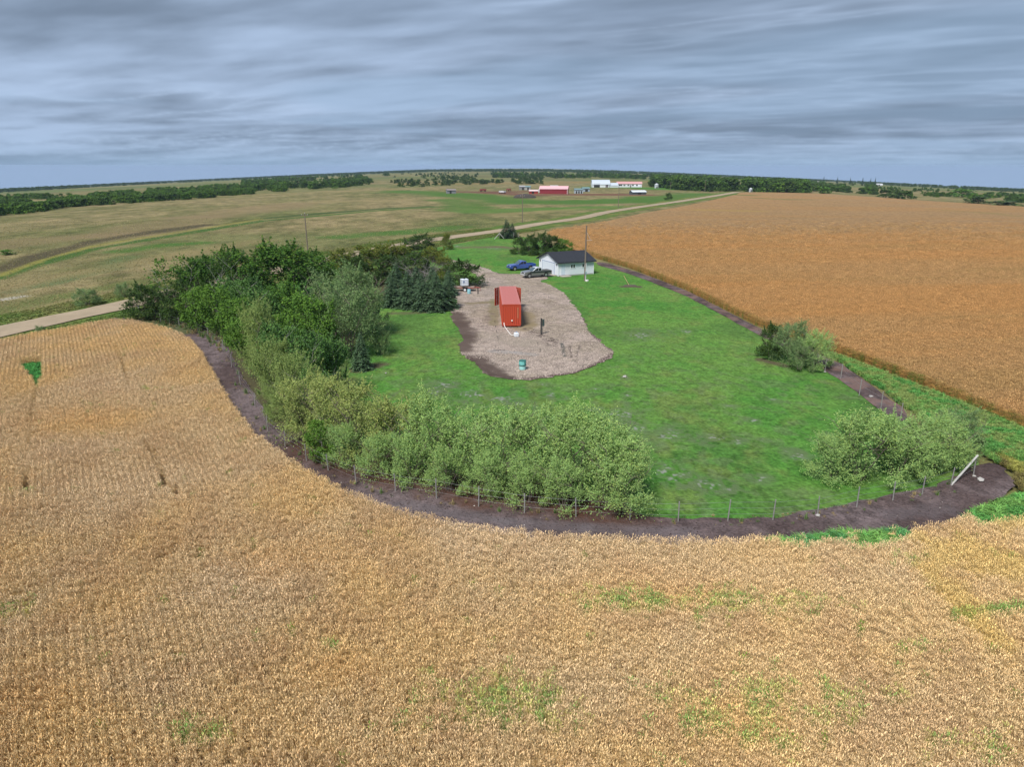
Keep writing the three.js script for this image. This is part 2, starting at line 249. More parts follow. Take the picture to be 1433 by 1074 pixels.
{ // bare soil strip round the outside of the fence and along the east side
  const inner = [[1416, 670], [1392, 650], [1366, 652], [1335, 668], [1300, 683], [1250, 694], [1200, 704], [1143, 716], [1081, 725], [1018, 728], [950, 728], [900, 722], [860, 700], [800, 688], [734, 680], [670, 670], [611, 660], [554, 648], [505, 638], [462, 626], [432, 610], [404, 596], [385, 598], [366, 568], [346, 536], [333, 512], [322, 492], [298, 470], [262, 460], [215, 449], [160, 446]];
  const rect = [-60, -105, 60, -28];
  const soil = (x, z) => { const a = fbm(x * 0.25, z * 0.25, 4), b = fbm(x * 1.4, z * 1.4, 3), c = vn(x * 9, z * 9), k = 0.2 + 0.9 * b + 0.65 * c; const q = mix3([0.078, 0.055, 0.053], [0.13, 0.10, 0.10], sst(0.3, 0.7, a)); return [q[0] * k, q[1] * k, q[2] * k]; };
  const st = [{ pts: PX([[440, 630], [554, 668], [670, 690], [800, 706], [890, 720]]), w: 2.2, col: [0.085, 0.042, 0.027], a: 0.7, freq: 1 },
    { pts: PX([[560, 708], [700, 732], [820, 742], [960, 746]]), w: 0.7, col: [0.13, 0.112, 0.118], a: 0.5, freq: 1 },
    { pts: PX([[1250, 722], [1320, 715]]), w: 0.9, col: [0.12, 0.1, 0.105], a: 0.5, freq: 1 },
    { pts: PX([[440, 625], [480, 640], [600, 672], [700, 692]]), w: 1.0, col: [0.07, 0.085, 0.03], a: 0.6, freq: 1.4, grain: 0.55, gf: 2 },
    { pts: PX([[190, 447], [230, 456], [262, 466]]), w: 1.3, col: [0.08, 0.1, 0.035], a: 0.75, freq: 1 }];
  const map = paint(2048, 1536, rect, soil, st);
  struct('soil_strip', sheetGeo(outline([...dirtOuter.map(([u, v], i) => i > 1 && i < 21 ? Gy(u, v + 3, 0.6) : [u, v]), ...inner], { jit: 0.4, step: 0.6, freq: 1.1 }), 0.09), groundMat(map, 0.1));
  const eastA = [[838, 367.5], [880, 378], [960, 408], [1060, 459.5], [1110, 484], [1165, 505], [1200, 527], [1240, 557], [1270, 583], [1262, 592], [1225, 570], [1195, 548], [1150, 517], [1100, 489], [1056, 467], [956, 414], [876, 383], [836, 371]];
  const rect2 = [5, -155, 62, -55];
  struct('soil_strip', sheetGeo(outline(eastA, { jit: 0.2, step: 1 }), 0.09), groundMat(paint(512, 1024, rect2, (x, z) => mix3(soil(x, z), [0.19, 0.12, 0.10], sst(0.5, 0.65, fbm(x * 0.5, z * 0.5, 3)) * 0.6)), 0.1));
}
{ // gravel yard and drive
  const brown = [0.082, 0.058, 0.048], pale = [0.26, 0.24, 0.225];
  const st = [], S = (px, w, col, o = {}) => st.push({ pts: PX(px), w, col, freq: 0.8, ...o });
  S([[636, 440], [644, 455], [652, 472], [646, 490]], 1.7, brown, { a: 0.92 }); S([[650, 500], [668, 512], [690, 526], [715, 531]], 0.7, [0.06, 0.042, 0.036], { a: 0.9 });
  S([[664, 502], [682, 514], [702, 525]], 1.4, brown, { a: 0.92 });
  S([[735, 532], [770, 528], [800, 524], [830, 514], [857, 497]], 0.45, [0.09, 0.06, 0.055], { a: 0.85 });
  S([[660, 426], [690, 424]], 1.4, [0.15, 0.12, 0.065], { a: 0.8 });
  S([[735, 440], [740, 455], [730, 462]], 1.5, [0.21, 0.165, 0.095], { a: 0.75 });
  S([[690, 420], [692, 456]], 0.8, [0.16, 0.14, 0.075], { a: 0.7 });
  S([[740, 462], [757, 470], [770, 476], [772, 485]], 0.8, [0.085, 0.065, 0.055], { a: 0.8, grain: 0.5, gf: 2.5 });
  S([[818, 447], [830, 470], [856, 492]], 0.35, [0.08, 0.055, 0.05], { a: 0.8 }); S([[786, 482], [790, 500]], 0.25, [0.05, 0.055, 0.05], { a: 0.8 }); S([[797, 486], [800, 502]], 0.2, [0.09, 0.07, 0.06], { a: 0.7 }); S([[812, 484], [806, 500]], 0.2, [0.09, 0.07, 0.06], { a: 0.6 });
  S([[690, 493], [720, 495], [745, 498]], 0.7, pale, { a: 0.7 }); S([[690, 492], [705, 491.5]], 0.15, [0.06, 0.05, 0.05], { a: 0.8 });
  S([[660, 395], [700, 400], [690, 412]], 2, [0.24, 0.2, 0.17], { a: 0.6 });
  S([[760, 420], [775, 426]], 0.9, [0.17, 0.13, 0.1], { a: 0.55, grain: 0.45, gf: 1.5 });
  S([[690, 470], [730, 480], [760, 490]], 2.2, [0.25, 0.21, 0.165], { a: 0.5 });
  S([[620, 364], [680, 380]], 1.2, [0.31, 0.27, 0.205], { a: 0.6 });
  S([[660, 470], [690, 440]], 0.8, [0.13, 0.1, 0.085], { a: 0.5, grain: 0.5, gf: 1.5 });
  const map = paint(2048, 2048, [-26, -170, 26, -62], (x, z) => {
    const a = fbm(x * 0.22, z * 0.22, 4), b = fbm(x * 1.5 + 9, z * 1.5, 3), c = lat(Math.floor(x * 16), Math.floor(z * 12)), e = vn(x * 12, z * 9);
    const q = mix3([0.295, 0.238, 0.20], [0.245, 0.20, 0.155], sst(0.35, 0.7, a)), k = 0.02 + 0.75 * b + 0.6 * c + 0.6 * e; return [q[0] * k, q[1] * k, q[2] * k];
  }, st);
  struct('gravel_yard', sheetGeo(outline(yardPx, { jit: 0.55, step: 0.5, freq: 1.3 }), 0.10), groundMat(map, 0.05));
}
// concrete apron by the garage goes with the garage below

// ---------------------------------------------------------------- crops and grass
function tuft(kind, seed) {
  const r = mulberry(seed), pos = [], col = [], nor = [];
  const tri = (a, b, c, ca, cb = ca, cc = ca) => { pos.push(...a, ...b, ...c); const A = new THREE.Vector3(...a), n = new THREE.Vector3(...b).sub(A).cross(new THREE.Vector3(...c).sub(A)).normalize(); for (let k = 0; k < 3; k++) nor.push(n.x, n.y, n.z); col.push(...ca, ...cb, ...cc); };
  if (kind === 'grain') {
    for (let i = 0; i < 26; i++) {
      const a = r() * 6.283, q = Math.sqrt(r()) * 0.15, x = Math.cos(a) * q, z = Math.sin(a) * q, h = 0.66 + 0.22 * r(), b = r() * 6.283, lean = 0.05 + 0.12 * r();
      const tx = x + Math.cos(b) * lean, tz = z + Math.sin(b) * lean, w = 0.011, wa = r() * 6.283, wx = Math.cos(wa) * w, wz = Math.sin(wa) * w, s = [0.8, 0.78, 0.7].map(c => c * (0.85 + 0.3 * r()));
      tri([x - wx, 0, z - wz], [x + wx, 0, z + wz], [tx, h, tz], s);
      // upright ear of two crossed blades, leaning over a little
      const L = 0.085 + 0.05 * r(), hw = 0.010 + 0.006 * r(), t = 0.5 + 0.8 * r(), hc = [t, 0.98 * t, 0.93 * t], lo = L * (0.25 + 0.5 * r()), ex = tx + Math.cos(b) * lo, ez = tz + Math.sin(b) * lo, ey = h + L * 0.85, mx = (tx + ex) / 2, my = (h + ey) / 2, mz = (tz + ez) / 2;
      for (const o of [wa, wa + 1.5708]) { const px = Math.cos(o) * hw, pz = Math.sin(o) * hw; tri([tx, h, tz], [mx + px, my, mz + pz], [ex, ey, ez], hc); tri([tx, h, tz], [ex, ey, ez], [mx - px, my, mz - pz], hc); }
      if (i % 3 === 0) { const la = r() * 6.283, ll = 0.22, y = h * 0.55; tri([x, y, z], [x + Math.cos(la) * ll, y - 0.03, z + Math.sin(la) * ll], [x + Math.cos(la) * ll * 0.5 + 0.02, y + 0.08, z + Math.sin(la) * ll * 0.5], [0.8, 0.75, 0.6]); }
    }
  } else {
    for (let i = 0; i < 34; i++) {
      const a = r() * 6.283, q = Math.sqrt(r()) * 0.2, x = Math.cos(a) * q, z = Math.sin(a) * q, h = 0.35 + 0.65 * r(), b = r() * 6.283, w = 0.009 + 0.012 * r(), px = -Math.sin(b) * w, pz = Math.cos(b) * w, t = 0.7 + 0.6 * r(), c = [t, t, t * (0.8 + 0.3 * r())];
      const mx = x + Math.cos(b) * 0.09, mz = z + Math.sin(b) * 0.09, ex = x + Math.cos(b) * (0.18 + 0.2 * r()), ez = z + Math.sin(b) * (0.18 + 0.2 * r());
      tri([x - px, 0, z - pz], [x + px, 0, z + pz], [mx + px, h * 0.7, mz + pz], c); tri([x - px, 0, z - pz], [mx + px, h * 0.7, mz + pz], [mx - px, h * 0.7, mz - pz], c); tri([mx - px, h * 0.7, mz - pz], [mx + px, h * 0.7, mz + pz], [ex, h * 0.8, ez], c);
    }
  }
  const g = new THREE.BufferGeometry(); g.setAttribute('position', new THREE.Float32BufferAttribute(pos, 3)); g.setAttribute('normal', new THREE.Float32BufferAttribute(nor, 3)); g.setAttribute('color', new THREE.Float32BufferAttribute(col, 3)); return g;
}
const strawMat = new THREE.MeshPhysicalMaterial({ vertexColors: true, roughness: 0.9, specularIntensity: 0.25, side: THREE.DoubleSide });
const grainTufts = [tuft('grain', 5), tuft('grain', 6), tuft('grain', 8)], grassTufts = [tuft('grass', 11), tuft('grass', 12)];
function scatter(name, label, category, geos, list, lift = 0) {   // list: [x, z, scale xz, scale y, turn, colour]
  const per = geos.map(() => []); list.forEach((e, i) => per[i % geos.length].push(e));
  const m4 = new THREE.Matrix4(), q = new THREE.Quaternion(), Y = new THREE.Vector3(0, 1, 0), c = new THREE.Color();
  geos.forEach((g, k) => {
    if (!per[k].length) return;
    const im = new THREE.InstancedMesh(g, strawMat, per[k].length);
    per[k].forEach(([x, z, s, sy, a, col], i) => { m4.compose(new THREE.Vector3(x, hgt(x) + lift, z), q.setFromAxisAngle(Y, a), new THREE.Vector3(s, sy, s)); im.setMatrixAt(i, m4); im.setColorAt(i, c.setRGB(...col)); });
    im.name = numbered(name); shadow(im); tag(im, label, category, geos.length > 1 ? name.replace(/_/g, ' ') : undefined, 'stuff'); scene.add(im);
  });
}
const segDist = (p, a, b) => { const dx = b[0] - a[0], dz = b[1] - a[1], t = clamp(((p[0] - a[0]) * dx + (p[1] - a[1]) * dz) / (dx * dx + dz * dz || 1e-6)); return Math.hypot(p[0] - a[0] - t * dx, p[1] - a[1] - t * dz); };
const lineDist = (p, L) => { let d = 1e9; for (let i = 0; i < L.length - 1; i++) d = Math.min(d, segDist(p, L[i], L[i + 1])); return d; };

const foreField = outline([[-140, 520], [0, 487], [60, 474], [100, 467.5], [160, 456.5], ...dirtOuter.slice(2, 22).map(([u, v]) => Gy(u, v, 0.72)), Gy(1360, 735, 0.72), Gy(1433, 727, 0.72), Gy(1700, 690, 0.72), [58, -8, 0], [40, 0, 0], [-40, 0, 0], [-80, -20, 0], [-110, -60, 0]], { jit: 0.18, step: 1 });
const rightField = outline([[768, 327], [810, 318.5], [850, 311.5], [900, 300.5], [950, 291.5], [1000, 281], [1030, 273.5], [1046, 270.5], [1140, 272], [1200, 275.5], [1280, 281.5], [1360, 286.5], [1433, 291], [1640, 306], [1640, 690], [1433, 601], [1380, 578], [1330, 556], [1265, 529], [1200, 504], [1130, 479], [1060, 455], [960, 405], [880, 374.5], [838, 362.5], [800, 352], [780, 338]], { jit: 0.25, step: 1.2 });
const weedPatch = outline([[33, 515], [58, 512], [60, 525], [59, 545], [54, 553], [45, 537]], { jit: 0.1, step: 0.5 });
const edgePatches = [outline([[1352, 722], [1390, 704], [1433, 690], [1540, 690], [1520, 722], [1433, 734], [1370, 740]].map(p => Gy(...p, 0.35)), { jit: 0.3 }), outline([[1075, 752], [1120, 749], [1160, 745], [1200, 742], [1265, 738], [1278, 750], [1255, 766], [1200, 770], [1150, 763], [1110, 771], [1085, 760]].map(p => Gy(...p, 0.5)), { jit: 0.3, step: 0.5 })];
const rng = mulberry(2024);
{ // ripe grain in front
  const map = paint(1024, 1024, [-110, -105, 75, 0], (x, z) => { const b = fbm(x * 0.8, z * 0.8, 3), c = vn(x * 6, z * 6), k = 0.6 + 0.4 * b + 0.4 * c; return [0.28 * k, 0.19 * k, 0.10 * k]; });
  struct('grain_field', sheetGeo(foreField, 0.07), groundMat(map, 0.1));
  const rows = PX([[160, 493], [181, 546]]), ra = Math.atan2(rows[1][1] - rows[0][1], rows[1][0] - rows[0][0]), ux = Math.cos(ra), uz = Math.sin(ra), vx = -uz, vz = ux;
  const gaps = [PX([[163, 495], [170, 510], [176, 530], [183, 552]]), PX([[205, 632], [222, 662], [236, 690], [250, 712]]), PX([[44, 640], [46, 600], [50, 570], [55, 552]]), PX([[44, 672], [39, 700]])];
  const greens = [[680, 1000, 1.3, 0.8], [740, 1010, 1.0, 0.7], [870, 862, 0.9, 0.9], [1000, 868, 1.0, 0.9], [930, 864, 0.6, 0.7], [1120, 868, 1.0, 0.8], [1275, 930, 0.6, 0.8], [1270, 970, 0.5, 0.6], [1330, 1060, 0.8, 0.7], [1380, 795, 0.5, 0.6], [1245, 800, 0.7, 0.7], [470, 922, 0.25, 0.9], [8, 870, 0.5, 0.9], [212, 557, 0.35, 0.9], [38, 702, 0.35, 0.8], [270, 1050, 0.3, 0.8], [1110, 1000, 1.5, 0.4], [1000, 1030, 1.5, 0.45], [1220, 1000, 0.8, 0.6]].map(([u, v, r, s]) => [...PX([[u, v]])[0], r, s]);
  const gold = [[900, 845, 2.2], [960, 860, 1.0], [1000, 1030, 1.2], [470, 960, 1.0], [110, 600, 3], [40, 1000, 1], [420, 800, 2]].map(([u, v, r]) => [...PX([[u, v]])[0], r]);
  const pale = [[700, 775, 2.2], [640, 765, 1.5], [200, 700, 4], [110, 640, 3], [330, 830, 2], [160, 550, 3]].map(([u, v, r]) => [...PX([[u, v]])[0], r]);
  const dryLine = PX([[1330, 880], [1380, 876], [1433, 868], [1500, 858]]);
  const list = [], sp_ = 0.37;
  for (let i = -480; i < 480; i++) for (let j = -920; j < 920; j++) {
    const along = j * 0.125 + (rng() - 0.5) * 0.2, jt = 0.05 + 0.34 * sst(0.42, 0.62, fbm(i * 0.03 + 3, j * 0.012, 3)), x = -20 + ux * along + vx * (i * sp_ + (rng() - 0.5) * jt), z = -45 + uz * along + vz * (i * sp_ + (rng() - 0.5) * jt);
    if (z > -12 || z < -100 || x < -105 || x > 70) continue;
    if (!inView(x, z, 70) || !inside(foreField, x, z) || inside(weedPatch, x, z) || edgePatches.some(p => inside(p, x, z) && rng() < 0.93)) continue;
    let g = false; for (const L of gaps) if (lineDist([x, z], L) < 0.2) { g = true; break; }
    if (g && rng() < 0.85) continue;
    const n = fbm(x * 0.16, z * 0.16, 4), m = fbm(x * 0.5 + 40, z * 0.5, 3), thin = sst(0.62, 0.8, fbm(x * 0.35 + 10, z * 0.35 + 90, 3));
    if (rng() < thin * 0.35) continue;
    let c = mix3([0.455, 0.34, 0.185], [0.43, 0.335, 0.215], sst(0.3, 0.7, n));
    c = mix3(c, [0.37, 0.26, 0.155], sst(0.52, 0.72, m) * 0.45);
    for (const [a, b, r] of pale) { const d = Math.hypot((x - a) * 0.6, z - b); c = mix3(c, [0.45, 0.36, 0.26], sst(r * 1.5, r * 0.3, d + (m - 0.5) * 2) * 0.4); }
    for (const [a, b, r] of gold) { const d = Math.hypot((x - a) * 0.6, z - b); c = mix3(c, [0.50, 0.31, 0.11], sst(r * 1.5, r * 0.3, d + (m - 0.5) * 2) * 0.22); }
    for (const [a, b, r, s] of greens) { const d = Math.hypot((x - a) * 0.55, z - b); if (rng() < sst(r * 1.7, 0, d + (m - 0.5) * 1.6) * s * 0.55) c = rng() < 0.5 ? [0.17, 0.27, 0.08] : [0.36, 0.35, 0.13]; }
    if (lineDist([x, z], dryLine) < 0.22 && rng() < 0.8) c = [0.17, 0.27, 0.08];
    if (z > -38 && x > 20) c = mix3(c, [0.46, 0.36, 0.11], sst(0.5, 0.65, fbm(x * 0.4, z * 0.4 + 30, 3)) * 0.4);
    if (rng() < 0.004) c = [0.11, 0.2, 0.03];
    const k = 1.62 + 0.34 * rng(); list.push([x, z, 0.84 + 0.35 * rng(), 0.86 + 0.3 * rng(), rng() * 6.283, [c[0] * k, c[1] * k, c[2] * k]]);
  }
  console.log('front crop tufts', list.length);
  scatter('ripe_grain_crop', 'ripe golden grain crop standing in the field in front of the soil strip', 'crop', [grainTufts[0]], list, 0.07);
}
{ // the big grain field on the right: crop canopy, with single tufts as far as they can be told apart
  const col = (x, z) => { const zz = z + 0.12 * x, a = fbm(x * 0.010, zz * 0.09, 4), b = fbm(x * 0.03 + 30, zz * 0.3, 3); return mix3(mix3([0.335, 0.195, 0.084], [0.31, 0.195, 0.094], sst(0.3, 0.7, a)), [0.26, 0.175, 0.078], sst(0.55, 0.75, b) * 0.4); };
  const st = [{ pts: PX([[1030, 274], [1050, 275]]), w: 8, col: [0.12, 0.15, 0.035], a: 0.8, freq: 0.1 }, { pts: PX([[1060, 279], [1100, 281], [1130, 281]]), w: 5, col: [0.15, 0.145, 0.045], a: 0.7, freq: 0.1 }, { pts: PX([[980, 296], [1060, 298]]), w: 7, col: [0.33, 0.22, 0.07], a: 0.7, freq: 0.1 }, { pts: PX([[1300, 295], [1380, 300], [1420, 305]]), w: 5, col: [0.25, 0.18, 0.07], a: 0.6, freq: 0.1 }];
  const map = paint(2048, 2048, [0, -640, 560, -30], (x, z) => { const q = col(x, z), c = fbm(x * 1.1, z * 0.8, 3), d = vn(x * 3.2, z * 3.2), k = 0.45 + 0.6 * c + 0.45 * d; return [q[0] * k, q[1] * k, q[2] * k]; }, st);
  struct('grain_field', sheetGeo(rightField, 0.62, d => Math.max(5, d * 0.05)), groundMat(map, 0.25));
  const list = [];
  const near = outline([[780, 338], [838, 362.5], [880, 374.5], [960, 405], [1060, 455], [1130, 479], [1200, 504], [1265, 529], [1330, 556], [1433, 601], [1640, 690]], { smooth: false });
  for (let z = -38; z > -260; z -= 0.27 * Math.max(1, (-z - 40) / 60)) {
    const step = 0.27 * Math.max(1, (-z - 40) / 60);
    for (let x = 5; x < 230; x += step) {
      const X = x + (rng() - 0.5) * step, Z = z + (rng() - 0.5) * step; if (!inView(X, Z, 40) || !inside(rightField, X, Z)) continue;
      const edge = lineDist([X, Z], near), s = Math.pow(step / 0.27, 0.75), c = col(X, Z), k = 1.2 + 0.9 * rng(); if (-Z > 150 && rng() < (-Z - 150) / 110) continue;
      list.push([X, Z, s * (0.9 + 0.4 * rng()), 0.92 + 0.26 * rng(), rng() * 6.283, [c[0] * k * 1.02, c[1] * k * 1.04, c[2] * k * 1.02]]);
    }
  }
  for (let i = 0; i < near.length - 1; i++) { const [a, b] = [near[i], near[i + 1]], L = Math.hypot(b[0] - a[0], b[1] - a[1]); for (let t = 0; t < L; t += 0.055) { const f = t / L, X = a[0] + (b[0] - a[0]) * f + (rng() - 0.5) * 0.7, Z = a[1] + (b[1] - a[1]) * f + (rng() - 0.5) * 0.7; if (!inView(X, Z, 30)) continue; const c = rng() < 0.25 ? [0.14, 0.16, 0.04] : [0.33, 0.2, 0.075], k = 1.2 + 0.5 * rng(); list.push([X, Z, 1, 0.75 + 0.35 * rng(), rng() * 6.283, c.map(v => v * k)]); } }
  console.log('right crop tufts', list.length);
  scatter('distant_grain_crop', 'orange-gold grain crop standing on the large field beyond the lawn', 'crop', [grainTufts[1]], list, 0.02);
}
{ // weeds
  const add = (list, poly, dens, cols, s0, s1) => { const xs = poly.map(p => p[0]), zs = poly.map(p => p[1]), x0 = Math.min(...xs), x1 = Math.max(...xs), z0 = Math.min(...zs), z1 = Math.max(...zs), n = (x1 - x0) * (z1 - z0) * dens; for (let i = 0; i < n; i++) { const x = x0 + rng() * (x1 - x0), z = z0 + rng() * (z1 - z0); if (!inside(poly, x, z)) continue; const c = cols[Math.floor(fbm(x * 0.7, z * 0.7, 3) * 1.3 * cols.length) % cols.length], k = 0.75 + 0.5 * rng(); const s = s0 + (s1 - s0) * rng(); list.push([x, z, s * 1.1, s * 0.55, rng() * 6.283, c.map(v => v * k)]); } };
  const g1 = [0.11, 0.30, 0.07], g2 = [0.16, 0.33, 0.08], g3 = [0.23, 0.31, 0.09], g4 = [0.33, 0.32, 0.08];
  const A = []; add(A, weedPatch, 30, [[0.05, 0.22, 0.05], [0.07, 0.26, 0.06]], 0.7, 1.1);
  scatter('weed_patch', 'green wedge of weeds growing within the golden crop', 'weeds', [grassTufts[0]], A, 0.07);
  const B = []; add(B, outline([[1165, 498], [1200, 509], [1260, 533], [1340, 565], [1433, 602], [1600, 675], [1560, 700], [1450, 655], [1400, 640], [1340, 610], [1270, 575], [1235, 548]], { jit: 0.4 }), 34, [g1, g2, g3, g1], 0.6, 1.15);
  add(B, outline([[1365, 600], [1433, 640], [1560, 700], [1500, 720], [1433, 690], [1415, 660], [1380, 640]], { jit: 0.4 }), 28, [g3, g4, [0.2, 0.17, 0.06], g2], 0.45, 0.9);
  scatter('roadside_weeds', 'lush green weeds between the soil strip and the far grain field', 'weeds', [grassTufts[1]], B, 0.0);
  const C = []; add(C, edgePatches[0], 46, [g1, g2, g1], 0.7, 1.2);
  add(C, edgePatches[1], 60, [g1, g2, [0.09, 0.25, 0.08]], 0.8, 1.3);
  scatter('edge_weeds', 'bright green weeds along the soil strip by the front crop', 'weeds', [grassTufts[0]], C, 0.02);
  const D = [];   // long grass along the road and fence
  for (let i = 0; i < 26000; i++) { const t = 0.62 * rng(), p = roadC.getPointAt(t), q = roadC.getTangentAt(t), o = (rng() < 0.5 ? -1 : 1) * (3.6 + 6.5 * Math.pow(rng(), 0.8)), x = p.x - q.z * o, z = p.z + q.x * o; if (!inView(x, z, 30) || z < -230) continue; const k = 0.7 + 0.5 * rng(), c = mix3([0.14, 0.215, 0.05], [0.24, 0.24, 0.085], sst(0.35, 0.7, fbm(x * 0.2, z * 0.2, 3))); const s = 0.35 + 0.5 * rng(); D.push([x, z, s * 1.5, s * 0.45, rng() * 6.283, c.map(v => v * k)]); }
  for (let i = 0; i < fencePx.length - 1; i++) { const [a, b] = PX([fencePx[i], fencePx[i + 1]]), L = Math.hypot(a[0] - b[0], a[1] - b[1]); for (let k = 0; k < L * (i < 6 ? 5 : 0.4); k++) { const t = rng(), x = a[0] + (b[0] - a[0]) * t + (rng() - 0.5) * 1.3, z = a[1] + (b[1] - a[1]) * t + (rng() - 0.5) * 1.1, s = 0.3 + 0.5 * rng() * (i < 10 ? 1.3 : 0.7), q = 0.7 + 0.6 * rng(); D.push([x, z, s, s, rng() * 6.283, (rng() < 0.7 ? [0.12, 0.19, 0.06] : [0.3, 0.24, 0.12]).map(v => v * q)]); } }
  for (const [edge, off] of [[dirtOuter, 0.55], [fencePx, 0]]) for (let i = 0; i < edge.length - 1; i++) { const a = Gy(...edge[i], off), b = Gy(...edge[i + 1], off), L = Math.hypot(a[0] - b[0], a[1] - b[1]); for (let k = 0; k < L * 5; k++) { const t = rng(), x = a[0] + (b[0] - a[0]) * t + (rng() - 0.5) * 1.5, z = a[1] + (b[1] - a[1]) * t + (rng() - 0.5) * 1.5, s = 0.2 + 0.35 * rng(), q = 0.6 + 0.6 * rng(); if (fbm(x * 0.5, z * 0.5, 3) < 0.5) continue; D.push([x, z, s, s * 0.4, rng() * 6.283, (rng() < 0.45 ? [0.13, 0.19, 0.06] : [0.32, 0.24, 0.12]).map(v => v * q)]); } }
  scatter('long_grass', 'long unmown grass along the gravel road and the wire fence', 'grass', [grassTufts[1]], D, 0.02);
  const P = [], kerb = roadC.getSpacedPoints(120).map(p => [p.x, p.z]);
  for (let i = 0; i < 60000 && P.length < 16000; i++) { const u = -40 + 900 * rng(), v = 288 + 160 * Math.pow(rng(), 1.2), p = G(u, v), x = p.x, z = p.z; if (z < -280 || z > -60) continue; let left = false, dm = 1e9, q = null; for (let k = 0; k < kerb.length; k++) { const d = Math.hypot(x - kerb[k][0], z - kerb[k][1]); if (d < dm) { dm = d; q = k; } } const t = roadC.getTangentAt(q / 120); left = (x - kerb[q][0]) * -t.z + (z - kerb[q][1]) * t.x; if (dm < 8 || left > 0) continue; const n = fbm(x * 0.16, z * 0.1, 3), c = mix3([0.16, 0.175, 0.065], [0.31, 0.255, 0.13], sst(0.3, 0.65, 0.6 * n + 0.4 * rng())), k = 0.75 + 0.5 * rng(), s = 0.3 * Math.max(1, -z / 150); P.push([x, z, s * (1 + rng()), 0.06 + 0.12 * rng(), rng() * 6.283, c.map(w => w * k * 1.35)]); }
  scatter('pasture_grass', 'dry tan and olive pasture grass beyond the gravel road', 'grass', [grassTufts[1]], P, 0.0);
  console.log('pasture tufts', P.length);
  console.log('weeds', A.length, B.length, C.length, D.length);
}
function G_flat(u, v) { const r = ray(u, v), t = -EYE / r[1]; return [r[0] * t, r[2] * t]; }
{ // loose stones in the yard and clods on the soil
  const g = new THREE.IcosahedronGeometry(0.5, 0), r = mulberry(9), p = g.attributes.position; const cache = {};
  for (let i = 0; i < p.count; i++) { const k = [p.getX(i), p.getY(i), p.getZ(i)].map(v => v.toFixed(3)).join(), f = cache[k] || (cache[k] = 0.7 + 0.5 * r()); p.setXYZ(i, p.getX(i) * f, p.getY(i) * f * 0.7, p.getZ(i) * f); } g.computeVertexNormals();
  const cc = new Float32Array(p.count * 3).fill(1); g.setAttribute('color', new THREE.BufferAttribute(cc, 3));
  const yardDirt = [PX([[640, 442], [648, 455], [655, 470], [648, 490]]), PX([[668, 508], [685, 518], [705, 528]]), PX([[735, 440], [740, 455], [730, 462]]), PX([[690, 420], [692, 456]]), PX([[660, 426], [690, 424]])];
  const yard = outline(yardPx, { step: 1.5, jit: 0.3 }), L = [];
  for (let i = 0; i < 30000; i++) { const v = 385 + 150 * rng(), u = 630 + 232 * rng(), q = G_flat(u, v); if (!inside(yard, q[0], q[1])) continue; const k = 0.3 + 1.2 * rng(), s = 0.04 + 0.12 * Math.pow(rng(), 3); if (yardDirt.some(d => lineDist(q, d) < 1.3)) continue; L.push([q[0], q[1], s, s, rng() * 6.283, [0.325 * k, 0.265 * k, 0.23 * k]]); }
  scatter('gravel_stones', 'loose pinkish gravel lying across the yard', 'gravel', [g], L, 0.10);
  const M = [], dirt = outline([...dirtOuter, [1392, 650], [1335, 668], [1250, 694], [1143, 716], [1018, 728], [900, 722], [800, 708], [670, 692], [554, 671], [462, 652], [404, 617], [366, 568], [333, 512], [298, 470], [215, 449]], { step: 1.5 });
  for (let i = 0; i < 22000; i++) { const v = 450 + 308 * rng(), u = 200 + 1210 * rng(), q = G_flat(u, v); if (!inside(dirt, q[0], q[1])) continue; const k = 0.5 + 0.8 * rng(), s = 0.03 + 0.09 * Math.pow(rng(), 2), w = rng() < 0.01; M.push([q[0], q[1], s, s, rng() * 6.283, w ? [0.5, 0.46, 0.42] : [0.075 * k, 0.056 * k, 0.053 * k]]); }
  scatter('soil_clods', 'dark crumbled soil clods on the bare strip', 'soil', [g], M, 0.09);
  scene.userData.stoneGeo = g;
}
console.log('land done');

